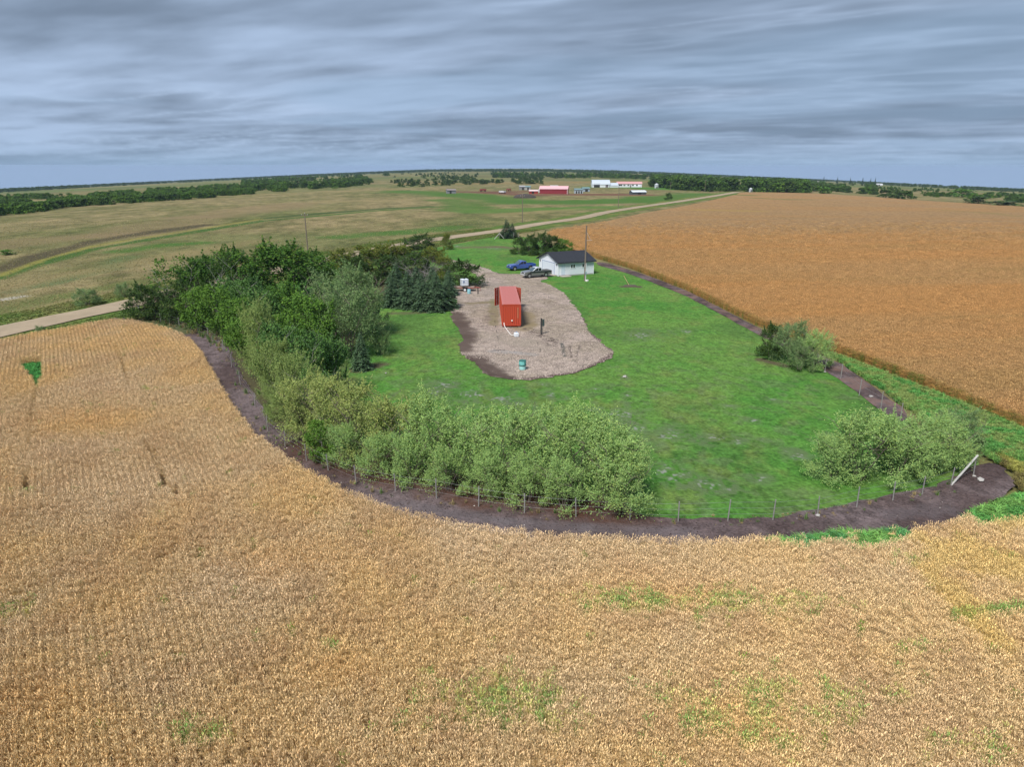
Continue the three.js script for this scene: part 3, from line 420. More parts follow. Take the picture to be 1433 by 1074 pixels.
// ---------------------------------------------------------------- trees
function crownGeo({ seed, n, clumps, cr = [0.3, 0.45], leaf = [0.06, 0.03], cols, base = 0.15, shape = 'round', out = 0.5, asp = 2.2, shoots = 0, share = 0 }) {
  // leaves spread through clumps that fill a crown of radius 1 and height 1 (from `base` up)
  const r = mulberry(seed), C = [], pos = [], nor = [], col = [], idx = [];
  for (let i = 0; i < clumps; i++) {
    const y = i < 3 ? 0.72 + 0.15 * r() : r(), a = (i * 2.4 + r() * 1.2), prof = shape === 'round' ? Math.sqrt(clamp(1 - Math.pow((y - 0.42) / 0.62, 2))) : shape === 'bush' ? Math.sqrt(clamp(1 - Math.pow(y, 2.2))) : Math.sqrt(clamp(1 - Math.pow((y - 0.35) / 0.68, 2))) * 0.95;
    const q = Math.sqrt(0.15 + 0.85 * r()) * prof * 0.78, k = cr[0] + (cr[1] - cr[0]) * r(); C.push([Math.cos(a) * q, base + y * (1 - base - cr[0] / asp) + 0.3 * cr[0] / asp, Math.sin(a) * q, k, r()]);
  }
  const S = Array.from({ length: shoots }, () => { const c = C[Math.floor(r() * C.length)], a = Math.atan2(c[2], c[0]) + (r() - 0.5) * 1.6, up = 0.5 + 0.9 * r(), o = 0.35 + 0.5 * r(), l = c[3] * (0.9 + 0.9 * r()); return [c, Math.cos(a) * o * l, up * l / asp, Math.sin(a) * o * l, c[4]]; });
  const v = new THREE.Vector3(), d = new THREE.Vector3(), u = new THREE.Vector3(), w = new THREE.Vector3();
  for (let i = 0; i < n; i++) {
    const c = C[Math.floor(r() * C.length)];
    v.set(r() * 2 - 1, r() * 2 - 1 + 0.25, r() * 2 - 1); if (v.lengthSq() < 0.01) continue; v.normalize();
    const q = c[3] * (r() < 0.2 ? 1.0 + 0.6 * r() : 0.45 + 0.55 * Math.pow(r(), 0.6)) * (0.85 + 0.3 * vn(v.x * 3 + c[4] * 50, v.z * 3 + v.y * 4)); let x = c[0] + v.x * q, y = c[1] + v.y * q * 0.95 / asp, z = c[2] + v.z * q;
    if (shoots && r() < share) { const h = S[Math.floor(r() * S.length)], t = 0.25 + 0.75 * r(), e = 0.07 * (1.15 - t); x = h[0][0] + h[1] * t + v.x * e; y = h[0][1] + h[2] * t + v.y * e / asp; z = h[0][2] + h[3] * t + v.z * e; }
    if (y < 0.015) continue;
    d.set(r() - 0.5, r() - 0.5, r() - 0.5).multiplyScalar(1.6).addScaledVector(v, out).add(new THREE.Vector3(0, 0.35, 0)).normalize();
    u.set(r() - 0.5, r() - 0.5, r() - 0.5).cross(d).normalize(); w.crossVectors(d, u);
    const s = 0.7 + 0.6 * r(), l = leaf[0] * s, h = leaf[1] * s, b = pos.length / 3;
        for (const [p, t] of [[-l, 0], [0, -h], [l, 0], [0, h]]) pos.push(x + u.x * p + w.x * t, Math.max(0.005, y + (u.y * p + w.y * t) / asp), z + u.z * p + w.z * t);
    const cc = cols[Math.floor(Math.min(0.999, 0.55 * c[4] + 0.45 * r()) * cols.length)], k = 0.86 + 0.28 * r();
    for (let e = 0; e < 4; e++) { nor.push(d.x, d.y, d.z); col.push(cc[0] * k, cc[1] * k, cc[2] * k); }
    idx.push(b, b + 1, b + 2, b, b + 2, b + 3);
  }
  const g = new THREE.BufferGeometry(); g.setAttribute('position', new THREE.Float32BufferAttribute(pos, 3)); g.setAttribute('normal', new THREE.Float32BufferAttribute(nor, 3)); g.setAttribute('color', new THREE.Float32BufferAttribute(col, 3)); g.setIndex(idx); return g;
}
function limbGeo(seed, stems, { top = 0.8, spread = 0.55, r0 = 0.035, twigs = 3 } = {}) {
  const r = mulberry(seed), gs = [];
  for (let i = 0; i < stems; i++) {
    const a = i / stems * 6.283 + r(), sx = stems > 1 ? 0.08 * Math.cos(a) : 0, sz = stems > 1 ? 0.08 * Math.sin(a) : 0; let p = [sx, -0.01, sz], k = stems > 1 ? spread : 0.12, y = 0, rad = r0 * (stems > 1 ? 0.6 : 1);
    for (let s = 1; s <= 4; s++) {
      const f = s / 4 * top, q = [sx + Math.cos(a + (r() - 0.5) * 0.6) * k * f * (0.5 + f), f, sz + Math.sin(a + (r() - 0.5) * 0.6) * k * f * (0.5 + f)], r2 = rad * 0.72;
      gs.push(rod(p, q, rad, r2, 6));
      if (s > 1) for (let t = 0; t < twigs; t++) { const b = r() * 6.283, l = 0.25 + 0.3 * r(); gs.push(rod(q, [q[0] + Math.cos(b) * l, q[1] + 0.12 + 0.12 * r(), q[2] + Math.sin(b) * l], r2 * 0.55, r2 * 0.15, 5)); }
      p = q; rad = r2;
    }
  }
  return mergeGeometries(gs.map(g => g.toNonIndexed()));
}
function spruceGeo(seed, cols, n = 5200, tiers = 13) {   // sprays of needles on tiers of boughs; radius 1, height 1
  const r = mulberry(seed), pos = [], nor = [], col = [], idx = [], A = new THREE.Vector3(), U = new THREE.Vector3(), Wv = new THREE.Vector3(), N = new THREE.Vector3(), asp = 2.8;
  const tier = Array.from({ length: tiers }, () => [r() * 6.283, 5 + Math.floor(r() * 4), 0.85 + 0.3 * r()]);
  for (let i = 0; i < n; i++) {
    const f = 1 - Math.sqrt(r()), L = Math.min(tiers - 1, Math.floor(f * tiers)), g = f * tiers - L, a = r() * 6.283, t = tier[L];
    const R = (Math.pow(1 - f, 0.85) + 0.03) * (1 - 0.3 * g) * (0.78 + 0.22 * Math.cos(t[1] * (a - t[0]))) * t[2], q = R * (0.35 + 0.65 * Math.sqrt(r())), ca = Math.cos(a), sa = Math.sin(a);
    A.set(ca * q, Math.max(0.012, 0.03 + f * 0.95 - 0.02 * q / (R + 0.1) + 0.012 * (r() - 0.5)), sa * q);
    U.set(ca + (r() - 0.5) * 0.9, (-0.25 + 0.5 * (r() - 0.3)), sa + (r() - 0.5) * 0.9).normalize(); N.set((r() - 0.5) * 0.9 + ca * 0.5, 1, (r() - 0.5) * 0.9 + sa * 0.5).normalize(); Wv.crossVectors(N, U).normalize(); N.crossVectors(U, Wv);
    const s = (0.7 + 0.6 * r()) * (0.6 + 0.5 * (1 - f)), l = 0.085 * s, h = 0.032 * s, b = pos.length / 3, c = cols[Math.floor(r() * cols.length)], k = 0.7 + 0.6 * r();
    for (const [p, w] of [[-l, 0], [0, -h], [l, 0], [0, h]]) { pos.push(A.x + U.x * p + Wv.x * w, Math.max(0.004, A.y + (U.y * p + Wv.y * w) / asp), A.z + U.z * p + Wv.z * w); nor.push(N.x, N.y, N.z); col.push(c[0] * k, c[1] * k, c[2] * k); }
    idx.push(b, b + 1, b + 2, b, b + 2, b + 3);
  }
  const g = new THREE.BufferGeometry(); g.setAttribute('position', new THREE.Float32BufferAttribute(pos, 3)); g.setAttribute('normal', new THREE.Float32BufferAttribute(nor, 3)); g.setAttribute('color', new THREE.Float32BufferAttribute(col, 3)); g.setIndex(idx); return g;
}
const leafMat = new THREE.MeshPhysicalMaterial({ vertexColors: true, roughness: 0.9, specularIntensity: 0.35, transmission: 0.3, thickness: 0, side: THREE.DoubleSide });
const barkMat = std(0.16, 0.13, 0.105, 0.95), paleBark = std(0.33, 0.31, 0.28, 0.9), twigMat = std(0.2, 0.185, 0.175, 0.95);
const PAL = {
  willow: [[0.308, 0.465, 0.131], [0.352, 0.507, 0.164], [0.273, 0.435, 0.146], [0.387, 0.507, 0.146]],
  olive: [[0.356, 0.430, 0.120], [0.383, 0.441, 0.139], [0.299, 0.387, 0.111], [0.414, 0.441, 0.130]],
  grey: [[0.194, 0.296, 0.109], [0.227, 0.327, 0.133], [0.167, 0.277, 0.096], [0.252, 0.327, 0.125]],
  maple: [[0.077, 0.183, 0.024], [0.099, 0.210, 0.027], [0.063, 0.155, 0.023], [0.127, 0.223, 0.027]],
  bright: [[0.118, 0.244, 0.030], [0.144, 0.274, 0.036], [0.097, 0.214, 0.030]],
  dark: [[0.048, 0.101, 0.018], [0.060, 0.119, 0.020], [0.042, 0.086, 0.016], [0.081, 0.137, 0.023]],
  yellow: [[0.155, 0.194, 0.027], [0.128, 0.180, 0.027], [0.189, 0.201, 0.030], [0.095, 0.151, 0.024]],
  mint: [[0.099, 0.214, 0.050], [0.120, 0.237, 0.056], [0.086, 0.193, 0.045]],
  light: [[0.256, 0.351, 0.103], [0.287, 0.369, 0.109], [0.218, 0.318, 0.091]],
};
const fine = { n: 18000, clumps: 34, cr: [0.13, 0.36], shoots: 150, share: 0.42, leaf: [0.0225, 0.0105], shape: 'bush', base: 0.03, asp: 1.75 };
const broad = { n: 8600, clumps: 28, cr: [0.13, 0.36], shoots: 60, share: 0.25, leaf: [0.038, 0.023], shape: 'tree', base: 0.1, asp: 2.2 };
const protos = {};
function proto(key, pal, form, seed, stems, bark = barkMat, lo = {}) { protos[key] = { crown: crownGeo({ ...form, cols: PAL[pal], seed }), trunk: limbGeo(seed + 1, stems, lo), bark }; }
for (const [k, pal, f, st, seeds] of [['willow', 'willow', fine, 6, [101, 102, 103]], ['olive', 'olive', fine, 6, [111, 112]], ['grey', 'grey', fine, 5, [121, 122]], ['maple', 'maple', broad, 1, [131, 132, 133]], ['bright', 'bright', broad, 1, [141, 142]], ['dark', 'dark', { ...broad, shape: 'bush', base: 0.05 }, 4, [151, 152]], ['yellow', 'yellow', { ...broad, shape: 'bush', base: 0.05 }, 4, [161, 162]], ['mint', 'mint', broad, 2, [171, 172]], ['light', 'light', { ...fine, shape: 'tree', base: 0.1 }, 2, [181, 182]]]) seeds.forEach((s, i) => proto(k + i, pal, f, s, st, k === 'mint' || k === 'bright' ? paleBark : barkMat));
const sparse = { ...broad, n: 1500, cr: [0.14, 0.24] }; proto('sparse0', 'maple', sparse, 191, 2, paleBark, { r0: 0.03 }); proto('sparse1', 'dark', sparse, 192, 3, paleBark, { r0: 0.03 });
const spruceCols = [[0.085, 0.155, 0.072], [0.10, 0.18, 0.085], [0.07, 0.135, 0.058], [0.12, 0.205, 0.10]], spruces = [spruceGeo(201, spruceCols), spruceGeo(202, spruceCols), spruceGeo(203, [[0.05, 0.1, 0.05], [0.06, 0.115, 0.055], [0.08, 0.135, 0.065]])];
const spruceTrunk = rod([0, -0.01, 0], [0, 0.97, 0], 0.05, 0.008, 8);
let treeSeed = mulberry(31);
function plant(kind, u, vb, vt, wpx, name, label, category, group, depth = 1) {   // base and top rows, width: all photo pixels on the land
  const p = G(u, vb), h = Math.max(0.6, heightAt(p, vt) - p.y), dist = Math.hypot(p.x, EYE - p.y, p.z), w = wpx * dist / F / 2 * (kind === 'willow' || kind === 'olive' ? 1.15 : 1.12);
  const n = Object.keys(protos).filter(k => k.replace(/\d/g, '') === kind), key = n[Math.floor(treeSeed() * n.length)];
  const t = thing(name, label, category, [p.x, p.y + 0.03, p.z], treeSeed() * 6.283, group);
  t.scale.set(w, h, w * depth);
  part(t, 'trunk', protos[key].trunk, protos[key].bark); part(t, 'crown', protos[key].crown, leafMat);
  return t;
}
function spruce(i, u, vb, vt, wpx, label, group, name = 'spruce_tree') {
  const p = G(u, vb), h = heightAt(p, vt) - p.y, w = wpx * 1.18 * Math.hypot(p.x, EYE, p.z) / F / 2, t = thing(name, label, 'tree', [p.x, p.y + 0.03, p.z], treeSeed() * 6.283, group); t.scale.set(w, h, w);
  part(t, 'trunk', spruceTrunk, barkMat); part(t, 'crown', spruces[i], leafMat); return t;
}
{
  const W = 'windbreak trees between the road and the lawn';
  const L = { maple: 'full green leafy tree in the windbreak beside the gravel road', bright: 'bright green tree with rounded leafy clumps in the windbreak', dark: 'dark green bushy shrub at the roadside edge of the windbreak', yellow: 'yellow-green shrub at the road edge of the windbreak', mint: 'cool green tree with pale stems in the windbreak', light: 'pale olive feathery tree in the windbreak by the soil strip', grey: 'large grey-green willow rising beside the mown lawn', sparse: 'thin half-bare tree with pale trunk at the windbreak end' };
  const T = (kind, u, vb, vt, w, d) => plant(kind, u, vb, vt, w, kind === 'dark' || kind === 'yellow' ? 'windbreak_shrub' : 'windbreak_tree', L[kind], kind === 'dark' || kind === 'yellow' ? 'shrub' : 'tree', W + ', ' + kind, d);
  for (const a of [['dark', 206, 446, 402, 50], ['dark', 226, 447, 412, 42], ['sparse', 240, 440, 364, 62], ['sparse', 262, 436, 360, 60], ['dark', 258, 452, 398, 50], ['maple', 285, 432, 362, 58], ['sparse', 318, 440, 358, 56], ['maple', 308, 424, 356, 58], ['maple', 340, 424, 352, 66], ['maple', 376, 418, 346, 76], ['maple', 414, 416, 346, 84], ['maple', 446, 408, 354, 64],
    ['yellow', 478, 392, 350, 52], ['yellow', 508, 388, 345, 60], ['yellow', 536, 386, 346, 54], ['dark', 500, 402, 362, 56], ['yellow', 562, 384, 346, 50], ['dark', 545, 396, 360, 56], ['yellow', 602, 382, 346, 52], ['dark', 580, 392, 358, 60], ['yellow', 622, 394, 362, 38],
    ['bright', 278, 462, 402, 46], ['bright', 308, 466, 398, 58], ['mint', 330, 452, 392, 50], ['bright', 336, 484, 420, 58], ['mint', 352, 462, 388, 50], ['mint', 372, 478, 405, 60], ['bright', 350, 498, 440, 52], ['maple', 400, 472, 400, 64], ['bright', 424, 496, 416, 78], ['bright', 452, 508, 424, 66], ['light', 368, 530, 430, 60], ['mint', 398, 540, 452, 66], ['bright', 385, 516, 442, 62], ['mint', 444, 560, 466, 66], ['mint', 468, 552, 476, 52], ['light', 388, 560, 486, 62], ['light', 374, 540, 486, 44], ['light', 388, 586, 540, 48], ['light', 402, 604, 552, 46], ['light', 418, 586, 506, 64], ['mint', 446, 590, 520, 60],
    ['grey', 466, 478, 384, 84], ['grey', 506, 470, 380, 84], ['grey', 486, 500, 400, 96]]) T(...a);
  plant('dark', 588, 357, 331, 54, 'roadside_shrub', 'dark round shrub beside the drive entrance at the road', 'shrub');
  plant('yellow', 626, 350, 329, 18, 'young_tree', 'small upright young tree beside the drive entrance', 'tree');
  plant('dark', 646, 401, 367, 60, 'yard_shrub', 'dark green shrub behind the trailer with the white tank', 'shrub');
  plant('grey', 535, 497, 461, 28, 'lawn_shrub', 'small grey-green shrub on the lawn beside a small spruce', 'shrub');
  spruce(0, 507, 518, 463, 34, 'small blue-green spruce beside the grey willow on the lawn', undefined, 'lawn_spruce');
  const g = 'row of spruces at the edge of the gravel yard';
  for (const [i, u, vb, vt, w] of [[0, 556, 420, 366, 40], [1, 548, 430, 380, 34], [0, 572, 432, 376, 40], [1, 592, 435, 380, 40], [0, 612, 436, 378, 42], [1, 628, 432, 382, 34], [0, 584, 418, 370, 38], [1, 606, 416, 372, 36], [0, 628, 414, 376, 32]]) spruce(i, u, vb, vt, w, 'dense blue-green spruce in the row beside the gravel yard', g);
  spruce(2, 709, 334, 306, 24, 'taller dark spruce of the pair beside the white fence brace', undefined, 'roadside_spruce'); spruce(2, 717, 333, 311, 18, 'shorter dark spruce of the pair beside the white fence brace', undefined, 'roadside_spruce');
  const w = 'willow bushes in the row behind the wire fence';
  for (const [k, u, vb, vt, wd] of [['olive', 434, 610, 526, 86], ['olive', 470, 626, 536, 88], ['mint', 452, 644, 588, 50], ['olive', 512, 640, 544, 96], ['willow', 484, 650, 592, 58], ['olive', 556, 650, 556, 92], ['willow', 536, 668, 610, 70], ['willow', 604, 660, 564, 100], ['willow', 578, 674, 608, 74], ['willow', 652, 670, 578, 98], ['willow', 628, 688, 630, 64], ['willow', 702, 676, 572, 106], ['willow', 684, 696, 634, 68], ['willow', 756, 682, 576, 112], ['willow', 738, 704, 640, 68], ['willow', 806, 690, 586, 108], ['willow', 788, 712, 648, 72], ['willow', 852, 700, 594, 118], ['willow', 870, 718, 638, 90]])
    plant(k === 'mint' ? 'bright' : k, u, vb, vt, wd, 'willow_bush', k === 'olive' ? 'olive-yellow willow bush behind the wire fence beside the windbreak' : k === 'mint' ? 'low green bush between the olive willows and the wire fence' : 'soft green willow bush behind the wire fence in front of the lawn', 'bush', k === 'mint' ? undefined : w + ', ' + k);
  for (const [k, u, vb, vt, wd] of [['willow', 1164, 672, 606, 72], ['willow', 1202, 672, 582, 100], ['willow', 1250, 666, 594, 86], ['willow', 1282, 660, 586, 80], ['willow', 1312, 656, 592, 74]]) plant(k, u, vb, vt, wd, 'corner_willow', 'green willow bush in the clump by the leaning fence brace', 'bush', 'willow clump at the fence corner');
  plant('grey', 1332, 640, 576, 70, 'corner_willow', 'blue-grey willow at the back of the clump by the fence brace', 'bush');
  plant('dark', 1078, 502, 458, 40, 'field_edge_bush', 'dark bush at the lawn end of the clump by the right field', 'bush');
  plant('grey', 1106, 508, 452, 56, 'field_edge_bush', 'tallest grey-green bush of the clump beside the right field', 'bush');
  plant('willow', 1138, 516, 466, 54, 'field_edge_bush', 'soft green bush of the clump nearest the bare fence post', 'bush');
  plant('grey', 1118, 518, 480, 44, 'field_edge_bush', 'low grey-green bush at the lawn side of the clump', 'bush');
  for (const [u, vb, vt, wd] of [[727, 356, 334, 26], [742, 357, 331, 30], [758, 357, 329, 32], [773, 356, 330, 30]]) plant('dark', u, vb, vt, wd, 'hedge_shrub', 'dark green shrub in the short hedge behind the white garage', 'shrub', 'hedge behind the garage');
  plant('bright', 788, 356, 334, 27, 'hedge_shrub', 'bright green shrub at the field end of the short hedge', 'shrub');
  plant('grey', 123, 428, 405, 34, 'verge_bush', 'larger grey-green bush on the far side of the gravel road', 'bush');
  plant('grey', 174, 416, 397, 21, 'verge_bush', 'smaller grey-green bush on the far side of the gravel road', 'bush');
  plant('grey', 58, 470, 457, 15, 'verge_bush', 'tiny shrub on the grass between the road and the crop', 'bush');
  plant('dark', 935, 280, 271, 11, 'verge_bush', 'dark bush on the far roadside before the farm trees', 'bush');
  // leafless grey shrubs
  for (const [u, vb, vt, wd, lab] of [[590, 402, 368, 56, 'leafless grey shrub rising behind the row of spruces'], [544, 362, 343, 28, 'leafless grey shrub at the far end of the windbreak by the road']]) {
    const p = G(u, vb), h = heightAt(p, vt), s = wd * Math.hypot(p.x, p.z) / F / 2, t = thing('bare_shrub', lab, 'shrub', [p.x, 0.03, p.z]); t.scale.set(s, h, s);
    part(t, 'stem', limbGeo(301 + u, 12, { top: 0.95, spread: 0.85, r0: 0.022, twigs: 7 }), twigMat);
  }
  console.log('near trees done');
}

// ---------------------------------------------------------------- fence
const postMat = std(0.23, 0.22, 0.21, 0.9), whiteWood = std(0.40, 0.39, 0.37, 0.85), wireMat = std(0.32, 0.32, 0.33, 0.5, { metalness: 0.6 });
function fence(name, label, pts, h = 1.35, wires = 3) {
  const P = pts.map(([u, v]) => { const p = G(u, v); return [p.x, p.z]; }), o = P[0], t = thing(name, label, 'fence', [o[0], 0.03, o[1]]), r = mulberry(pts.length), tops = [];
  P.forEach(([x, z]) => { const X = x - o[0], Z = z - o[1], lx = (r() - 0.5) * 0.14, lz = (r() - 0.5) * 0.1, H = h * (0.94 + 0.12 * r()); part(t, 'post', rod([X, -0.02, Z], [X + lx, H, Z + lz], 0.042, 0.036, 8), postMat); tops.push([X + lx, H, Z + lz]); });
  for (let w = 0; w < wires; w++) { const f = 0.9 - 0.27 * w, gs = []; for (let i = 0; i < tops.length - 1; i++) { const a = tops[i], b = tops[i + 1]; gs.push(rod([a[0] + 0.05, a[1] * f, a[2] + 0.05], [b[0] + 0.05, b[1] * f, b[2] + 0.05], 0.006, 0.006, 4)); } part(t, 'wire', gs, wireMat); }
  return t;
}
{
  const main = fence('wire_fence', 'grey wooden post and wire fence curving along the bare soil strip', fencePx), o = main.position;
  const L = (u, v, y = 0) => { const p = G(u, v); return [p.x - o.x, y, p.z - o.z]; };
  const c = L(1361.5, 666, 1.45), b = L(1329.7, 681, 0.02); part(main, 'brace', rod(b, c, 0.07, 0.07, 10), whiteWood);
  const c2 = L(195.5, 446, 1.75), b2 = L(204.8, 447.5, 0.02); part(main, 'brace', rod(b2, c2, 0.09, 0.09, 10), whiteWood);
  fence('side_fence', 'dark wire fence with thin posts on the bare strip beside the weeds', [[1153.7, 521.5], [1176, 531], [1201.6, 555], [1232, 573], [1259, 589]], 1.5, 2);
  const q = G(705.8, 335), t = thing('corner_brace', 'white timber fence brace shaped like an upside-down V by the spruces', 'fence brace', [q.x, 0.03, q.z]);
  const M = (u, v, y) => { const p = G(u, v); return [p.x - q.x, y, p.z - q.z]; };
  part(t, 'brace', rod(M(692, 335, 0), M(699, 335.2, 1.65), 0.1, 0.1, 8), whiteWood); part(t, 'brace', rod(M(705.8, 335, 0), M(699, 335.2, 1.65), 0.1, 0.1, 8), whiteWood);
  for (const u of [699, 706, 712.4, 719, 726]) part(t, 'post', rod(M(u, 334.5, 0), M(u, 334.5, 1.7), 0.08, 0.07, 8), postMat);
}

// ---------------------------------------------------------------- container
{
  const red = std(0.40, 0.050, 0.018, 0.85), roofRed = std(0.40, 0.135, 0.122, 0.85), dark = std(0.025, 0.022, 0.02, 0.9), steel = std(0.34, 0.05, 0.035, 0.5), rust = std(0.42, 0.19, 0.1, 0.9), inner = std(0.18, 0.16, 0.14, 0.8), bar = std(0.5, 0.4, 0.38, 0.4, { metalness: 0.5 });
  const a = G(715.8, 459.5), turn = Math.atan2(0.63, 14.6), Ln = 13.7, W = 2.44, H = 2.85, b = 0.18;
  const t = thing('shipping_container', 'rusty red shipping container with faded roof standing on the gravel', 'container', [a.x, 0.10, a.z], turn);
  // local: +z towards the camera end (at 0), the doors at -Ln
  const corr = (len, h, pitch, depth, th) => { const s = new THREE.Shape(), pts = []; const n = Math.round(len / pitch), p = len / n; for (let i = 0; i < n; i++) { const x = i * p; pts.push([x, 0], [x + p * 0.30, 0], [x + p * 0.45, depth], [x + p * 0.82, depth]); } pts.push([len, 0]); s.moveTo(...pts[0]); pts.slice(1).forEach(q => s.lineTo(...q)); for (let i = pts.length - 1; i >= 0; i--) s.lineTo(pts[i][0], pts[i][1] - th); return new THREE.ExtrudeGeometry(s, { depth: h, bevelEnabled: false }).rotateX(-Math.PI / 2); };
  const fh = H - 0.3;
  part(t, 'end_wall', corr(W - 0.24, fh, 0.272, 0.05, 0.02).translate(-W / 2 + 0.12, b + 0.16, -0.03), red);
  part(t, 'side_wall', corr(Ln - 0.24, fh, 0.272, 0.04, 0.02).rotateY(Math.PI / 2).translate(-W / 2 + 0.09, b + 0.16, -0.12), red);
  part(t, 'side_wall', corr(Ln - 0.24, fh, 0.272, 0.04, 0.02).rotateY(-Math.PI / 2).translate(W / 2 - 0.09, b + 0.16, -Ln + 0.12), red);
  part(t, 'roof', [rbox(W - 0.06, 0.05, Ln - 0.06, 0, b + H - 0.03, -Ln / 2, 0.02), ...Array.from({ length: 44 }, (_, i) => box(W - 0.5, 0.018, 0.1, 0, b + H, -0.35 - i * (Ln - 0.7) / 43))], roofRed);
  part(t, 'floor', box(W - 0.16, 0.14, Ln - 0.1, 0, b + 0.11, -Ln / 2), dark);
  for (const x of [-1, 1]) for (const z of [-0.06, -Ln + 0.06]) part(t, 'corner_post', box(0.13, H - 0.36, 0.12, x * (W / 2 - 0.065), b + H / 2, z), red);
  for (const x of [-1, 1]) { part(t, 'top_rail', box(0.09, 0.12, Ln - 0.36, x * (W / 2 - 0.046), b + H - 0.085, -Ln / 2), red); part(t, 'bottom_rail', box(0.09, 0.16, Ln - 0.36, x * (W / 2 - 0.046), b + 0.09, -Ln / 2), red); }
  part(t, 'end_rail', box(W - 0.36, 0.13, 0.1, 0, b + H - 0.09, -0.05), red); part(t, 'end_rail', box(W - 0.36, 0.16, 0.1, 0, b + 0.09, -0.05), red);
  for (const x of [-1, 1]) for (const z of [-0.09, -Ln + 0.09]) for (const y of [b + 0.06, b + H - 0.055]) part(t, 'corner_casting', rbox(0.18, 0.13, 0.18, x * (W / 2 - 0.088), y, z, 0.02), y > 1 ? roofRed : steel);
  part(t, 'vent', [new THREE.CylinderGeometry(0.1, 0.1, 0.05, 20).rotateX(Math.PI / 2).translate(0.06, b + 0.72, 0.05)], std(0.72, 0.66, 0.6, 0.6));
  part(t, 'rust_streak', [box(0.1, 1.35, 0.008, 0.82, b + 1.72, 0.024)], rust);
  for (const s of [-1, 1]) {   // the two doors swung back along the sides
    const d = new THREE.Group(); d.name = 'door'; t.add(d); d.position.set(s * (W / 2 + 0.06), b + 0.12, -Ln); d.rotation.y = s > 0 ? -Math.PI / 2 + 0.55 : -Math.PI / 2 - 0.55; 
    const dw = 1.16, dh = H - 0.26; d.userData = {};
    part(d, 'door_panel', [...Array.from({ length: 5 }, (_, i) => box(dw - 0.02, dh / 5 - 0.07, 0.035, dw / 2, dh / 10 + i * dh / 5, 0)), box(dw, dh, 0.02, dw / 2, dh / 2, s * -0.015)], red);
    for (const x of [0.32, 0.78]) part(d, 'lock_rod', [rod([x, 0.02, s * 0.06], [x, dh, s * 0.06], 0.022, 0.022, 8), ...[0.15, 0.85, 1.55, 2.3].map(y => box(0.11, 0.08, 0.09, x, y, s * 0.045))], bar);
  }
  for (const [x, z] of [[-1, -0.2], [1, -0.2], [-1, -Ln + 0.2], [1, -Ln + 0.2], [-1, -Ln / 2], [1, -Ln / 2]]) part(t, 'support_block', box(0.3, b + 0.03, 0.3, x * 0.98, (b + 0.03) / 2 - 0.015, z), std(0.1, 0.085, 0.07, 0.95));
  // white plastic tote and hose in front
  const q = G(722.5, 472.5), tote = thing('water_jug', 'white plastic water tank on the gravel at the hose end', 'tank', [q.x, 0.10, q.z], 0.35);
  const wp = new THREE.MeshStandardMaterial({ color: rgb(0.72, 0.76, 0.8), roughness: 0.4 });
  part(tote, 'body', [rbox(0.5, 0.5, 0.46, 0, 0.25, 0, 0.06), rbox(0.53, 0.04, 0.49, 0, 0.16, 0, 0.015), rbox(0.53, 0.04, 0.49, 0, 0.34, 0, 0.015)], wp); part(tote, 'neck', cyl(0.09, 0.08, 0.08, 0, 0.49, 0.05), wp); part(tote, 'cap', cyl(0.1, 0.1, 0.05, 0, 0.56, 0.05), std(0.2, 0.3, 0.5, 0.5)); part(tote, 'side_panel', rbox(0.03, 0.4, 0.36, 0.26, 0.25, 0, 0.01), std(0.28, 0.38, 0.55, 0.5));
  const h0 = G(705.4, 460), h1 = G(719.5, 470.5), cv = new THREE.CatmullRomCurve3([new THREE.Vector3(h0.x, 0.75, h0.z + 0.05), new THREE.Vector3(h0.x + 0.05, 0.5, h0.z + 0.5), new THREE.Vector3((h0.x + h1.x) / 2 - 0.05, 0.17, (h0.z + h1.z) / 2 + 0.6), new THREE.Vector3(h1.x - 0.3, 0.16, h1.z + 0.2), new THREE.Vector3(q.x - 0.2, 0.3, q.z + 0.02)]);
  const hose = shadow(new THREE.Mesh(new THREE.TubeGeometry(cv, 40, 0.05, 8), std(0.68, 0.64, 0.6, 0.5))); hose.name = numbered('hose'); tag(hose, 'white hose running from the container end to the white tank', 'hose'); scene.add(hose);
  // teal drum
  const dq = G(731.2, 518.5), dm = thing('plastic_drum', 'teal plastic drum with dark green lid on the gravel tip', 'drum', [dq.x, 0.10, dq.z], 0.4);
  const teal = new THREE.MeshStandardMaterial({ color: rgb(0.16, 0.47, 0.45), roughness: 0.45 }), pal = new THREE.MeshStandardMaterial({ color: rgb(0.30, 0.58, 0.56), roughness: 0.45 }), dkg = std(0.025, 0.13, 0.11, 0.5);
  part(dm, 'lower_body', new THREE.LatheGeometry([[0, 0], [0.3, 0], [0.33, 0.03], [0.33, 0.42], [0.3, 0.45]].map(p => new THREE.Vector2(...p)), 28), pal); part(dm, 'band', new THREE.LatheGeometry([[0.3, 0.44], [0.385, 0.45], [0.39, 0.5], [0.36, 0.53]].map(p => new THREE.Vector2(...p)), 28), dkg);
  part(dm, 'upper_body', new THREE.LatheGeometry([[0.355, 0.52], [0.375, 0.55], [0.365, 0.86], [0.345, 0.9]].map(p => new THREE.Vector2(...p)), 28), teal); part(dm, 'lid', new THREE.LatheGeometry([[0.35, 0.89], [0.37, 0.9], [0.37, 0.95], [0.33, 0.97], [0.3, 0.94], [0, 0.955]].map(p => new THREE.Vector2(...p)), 28), dkg);
  part(dm, 'strap', rbox(0.09, 0.4, 0.04, 0.1, 0.72, 0.365, 0.01), dkg);
  // electrical pedestal
  const eq = G(757.3, 469), ep = thing('power_pedestal', 'black power post with meter box standing on the gravel', 'power post', [eq.x, 0.10, eq.z], 0.2), blk = std(0.022, 0.026, 0.026, 0.7);
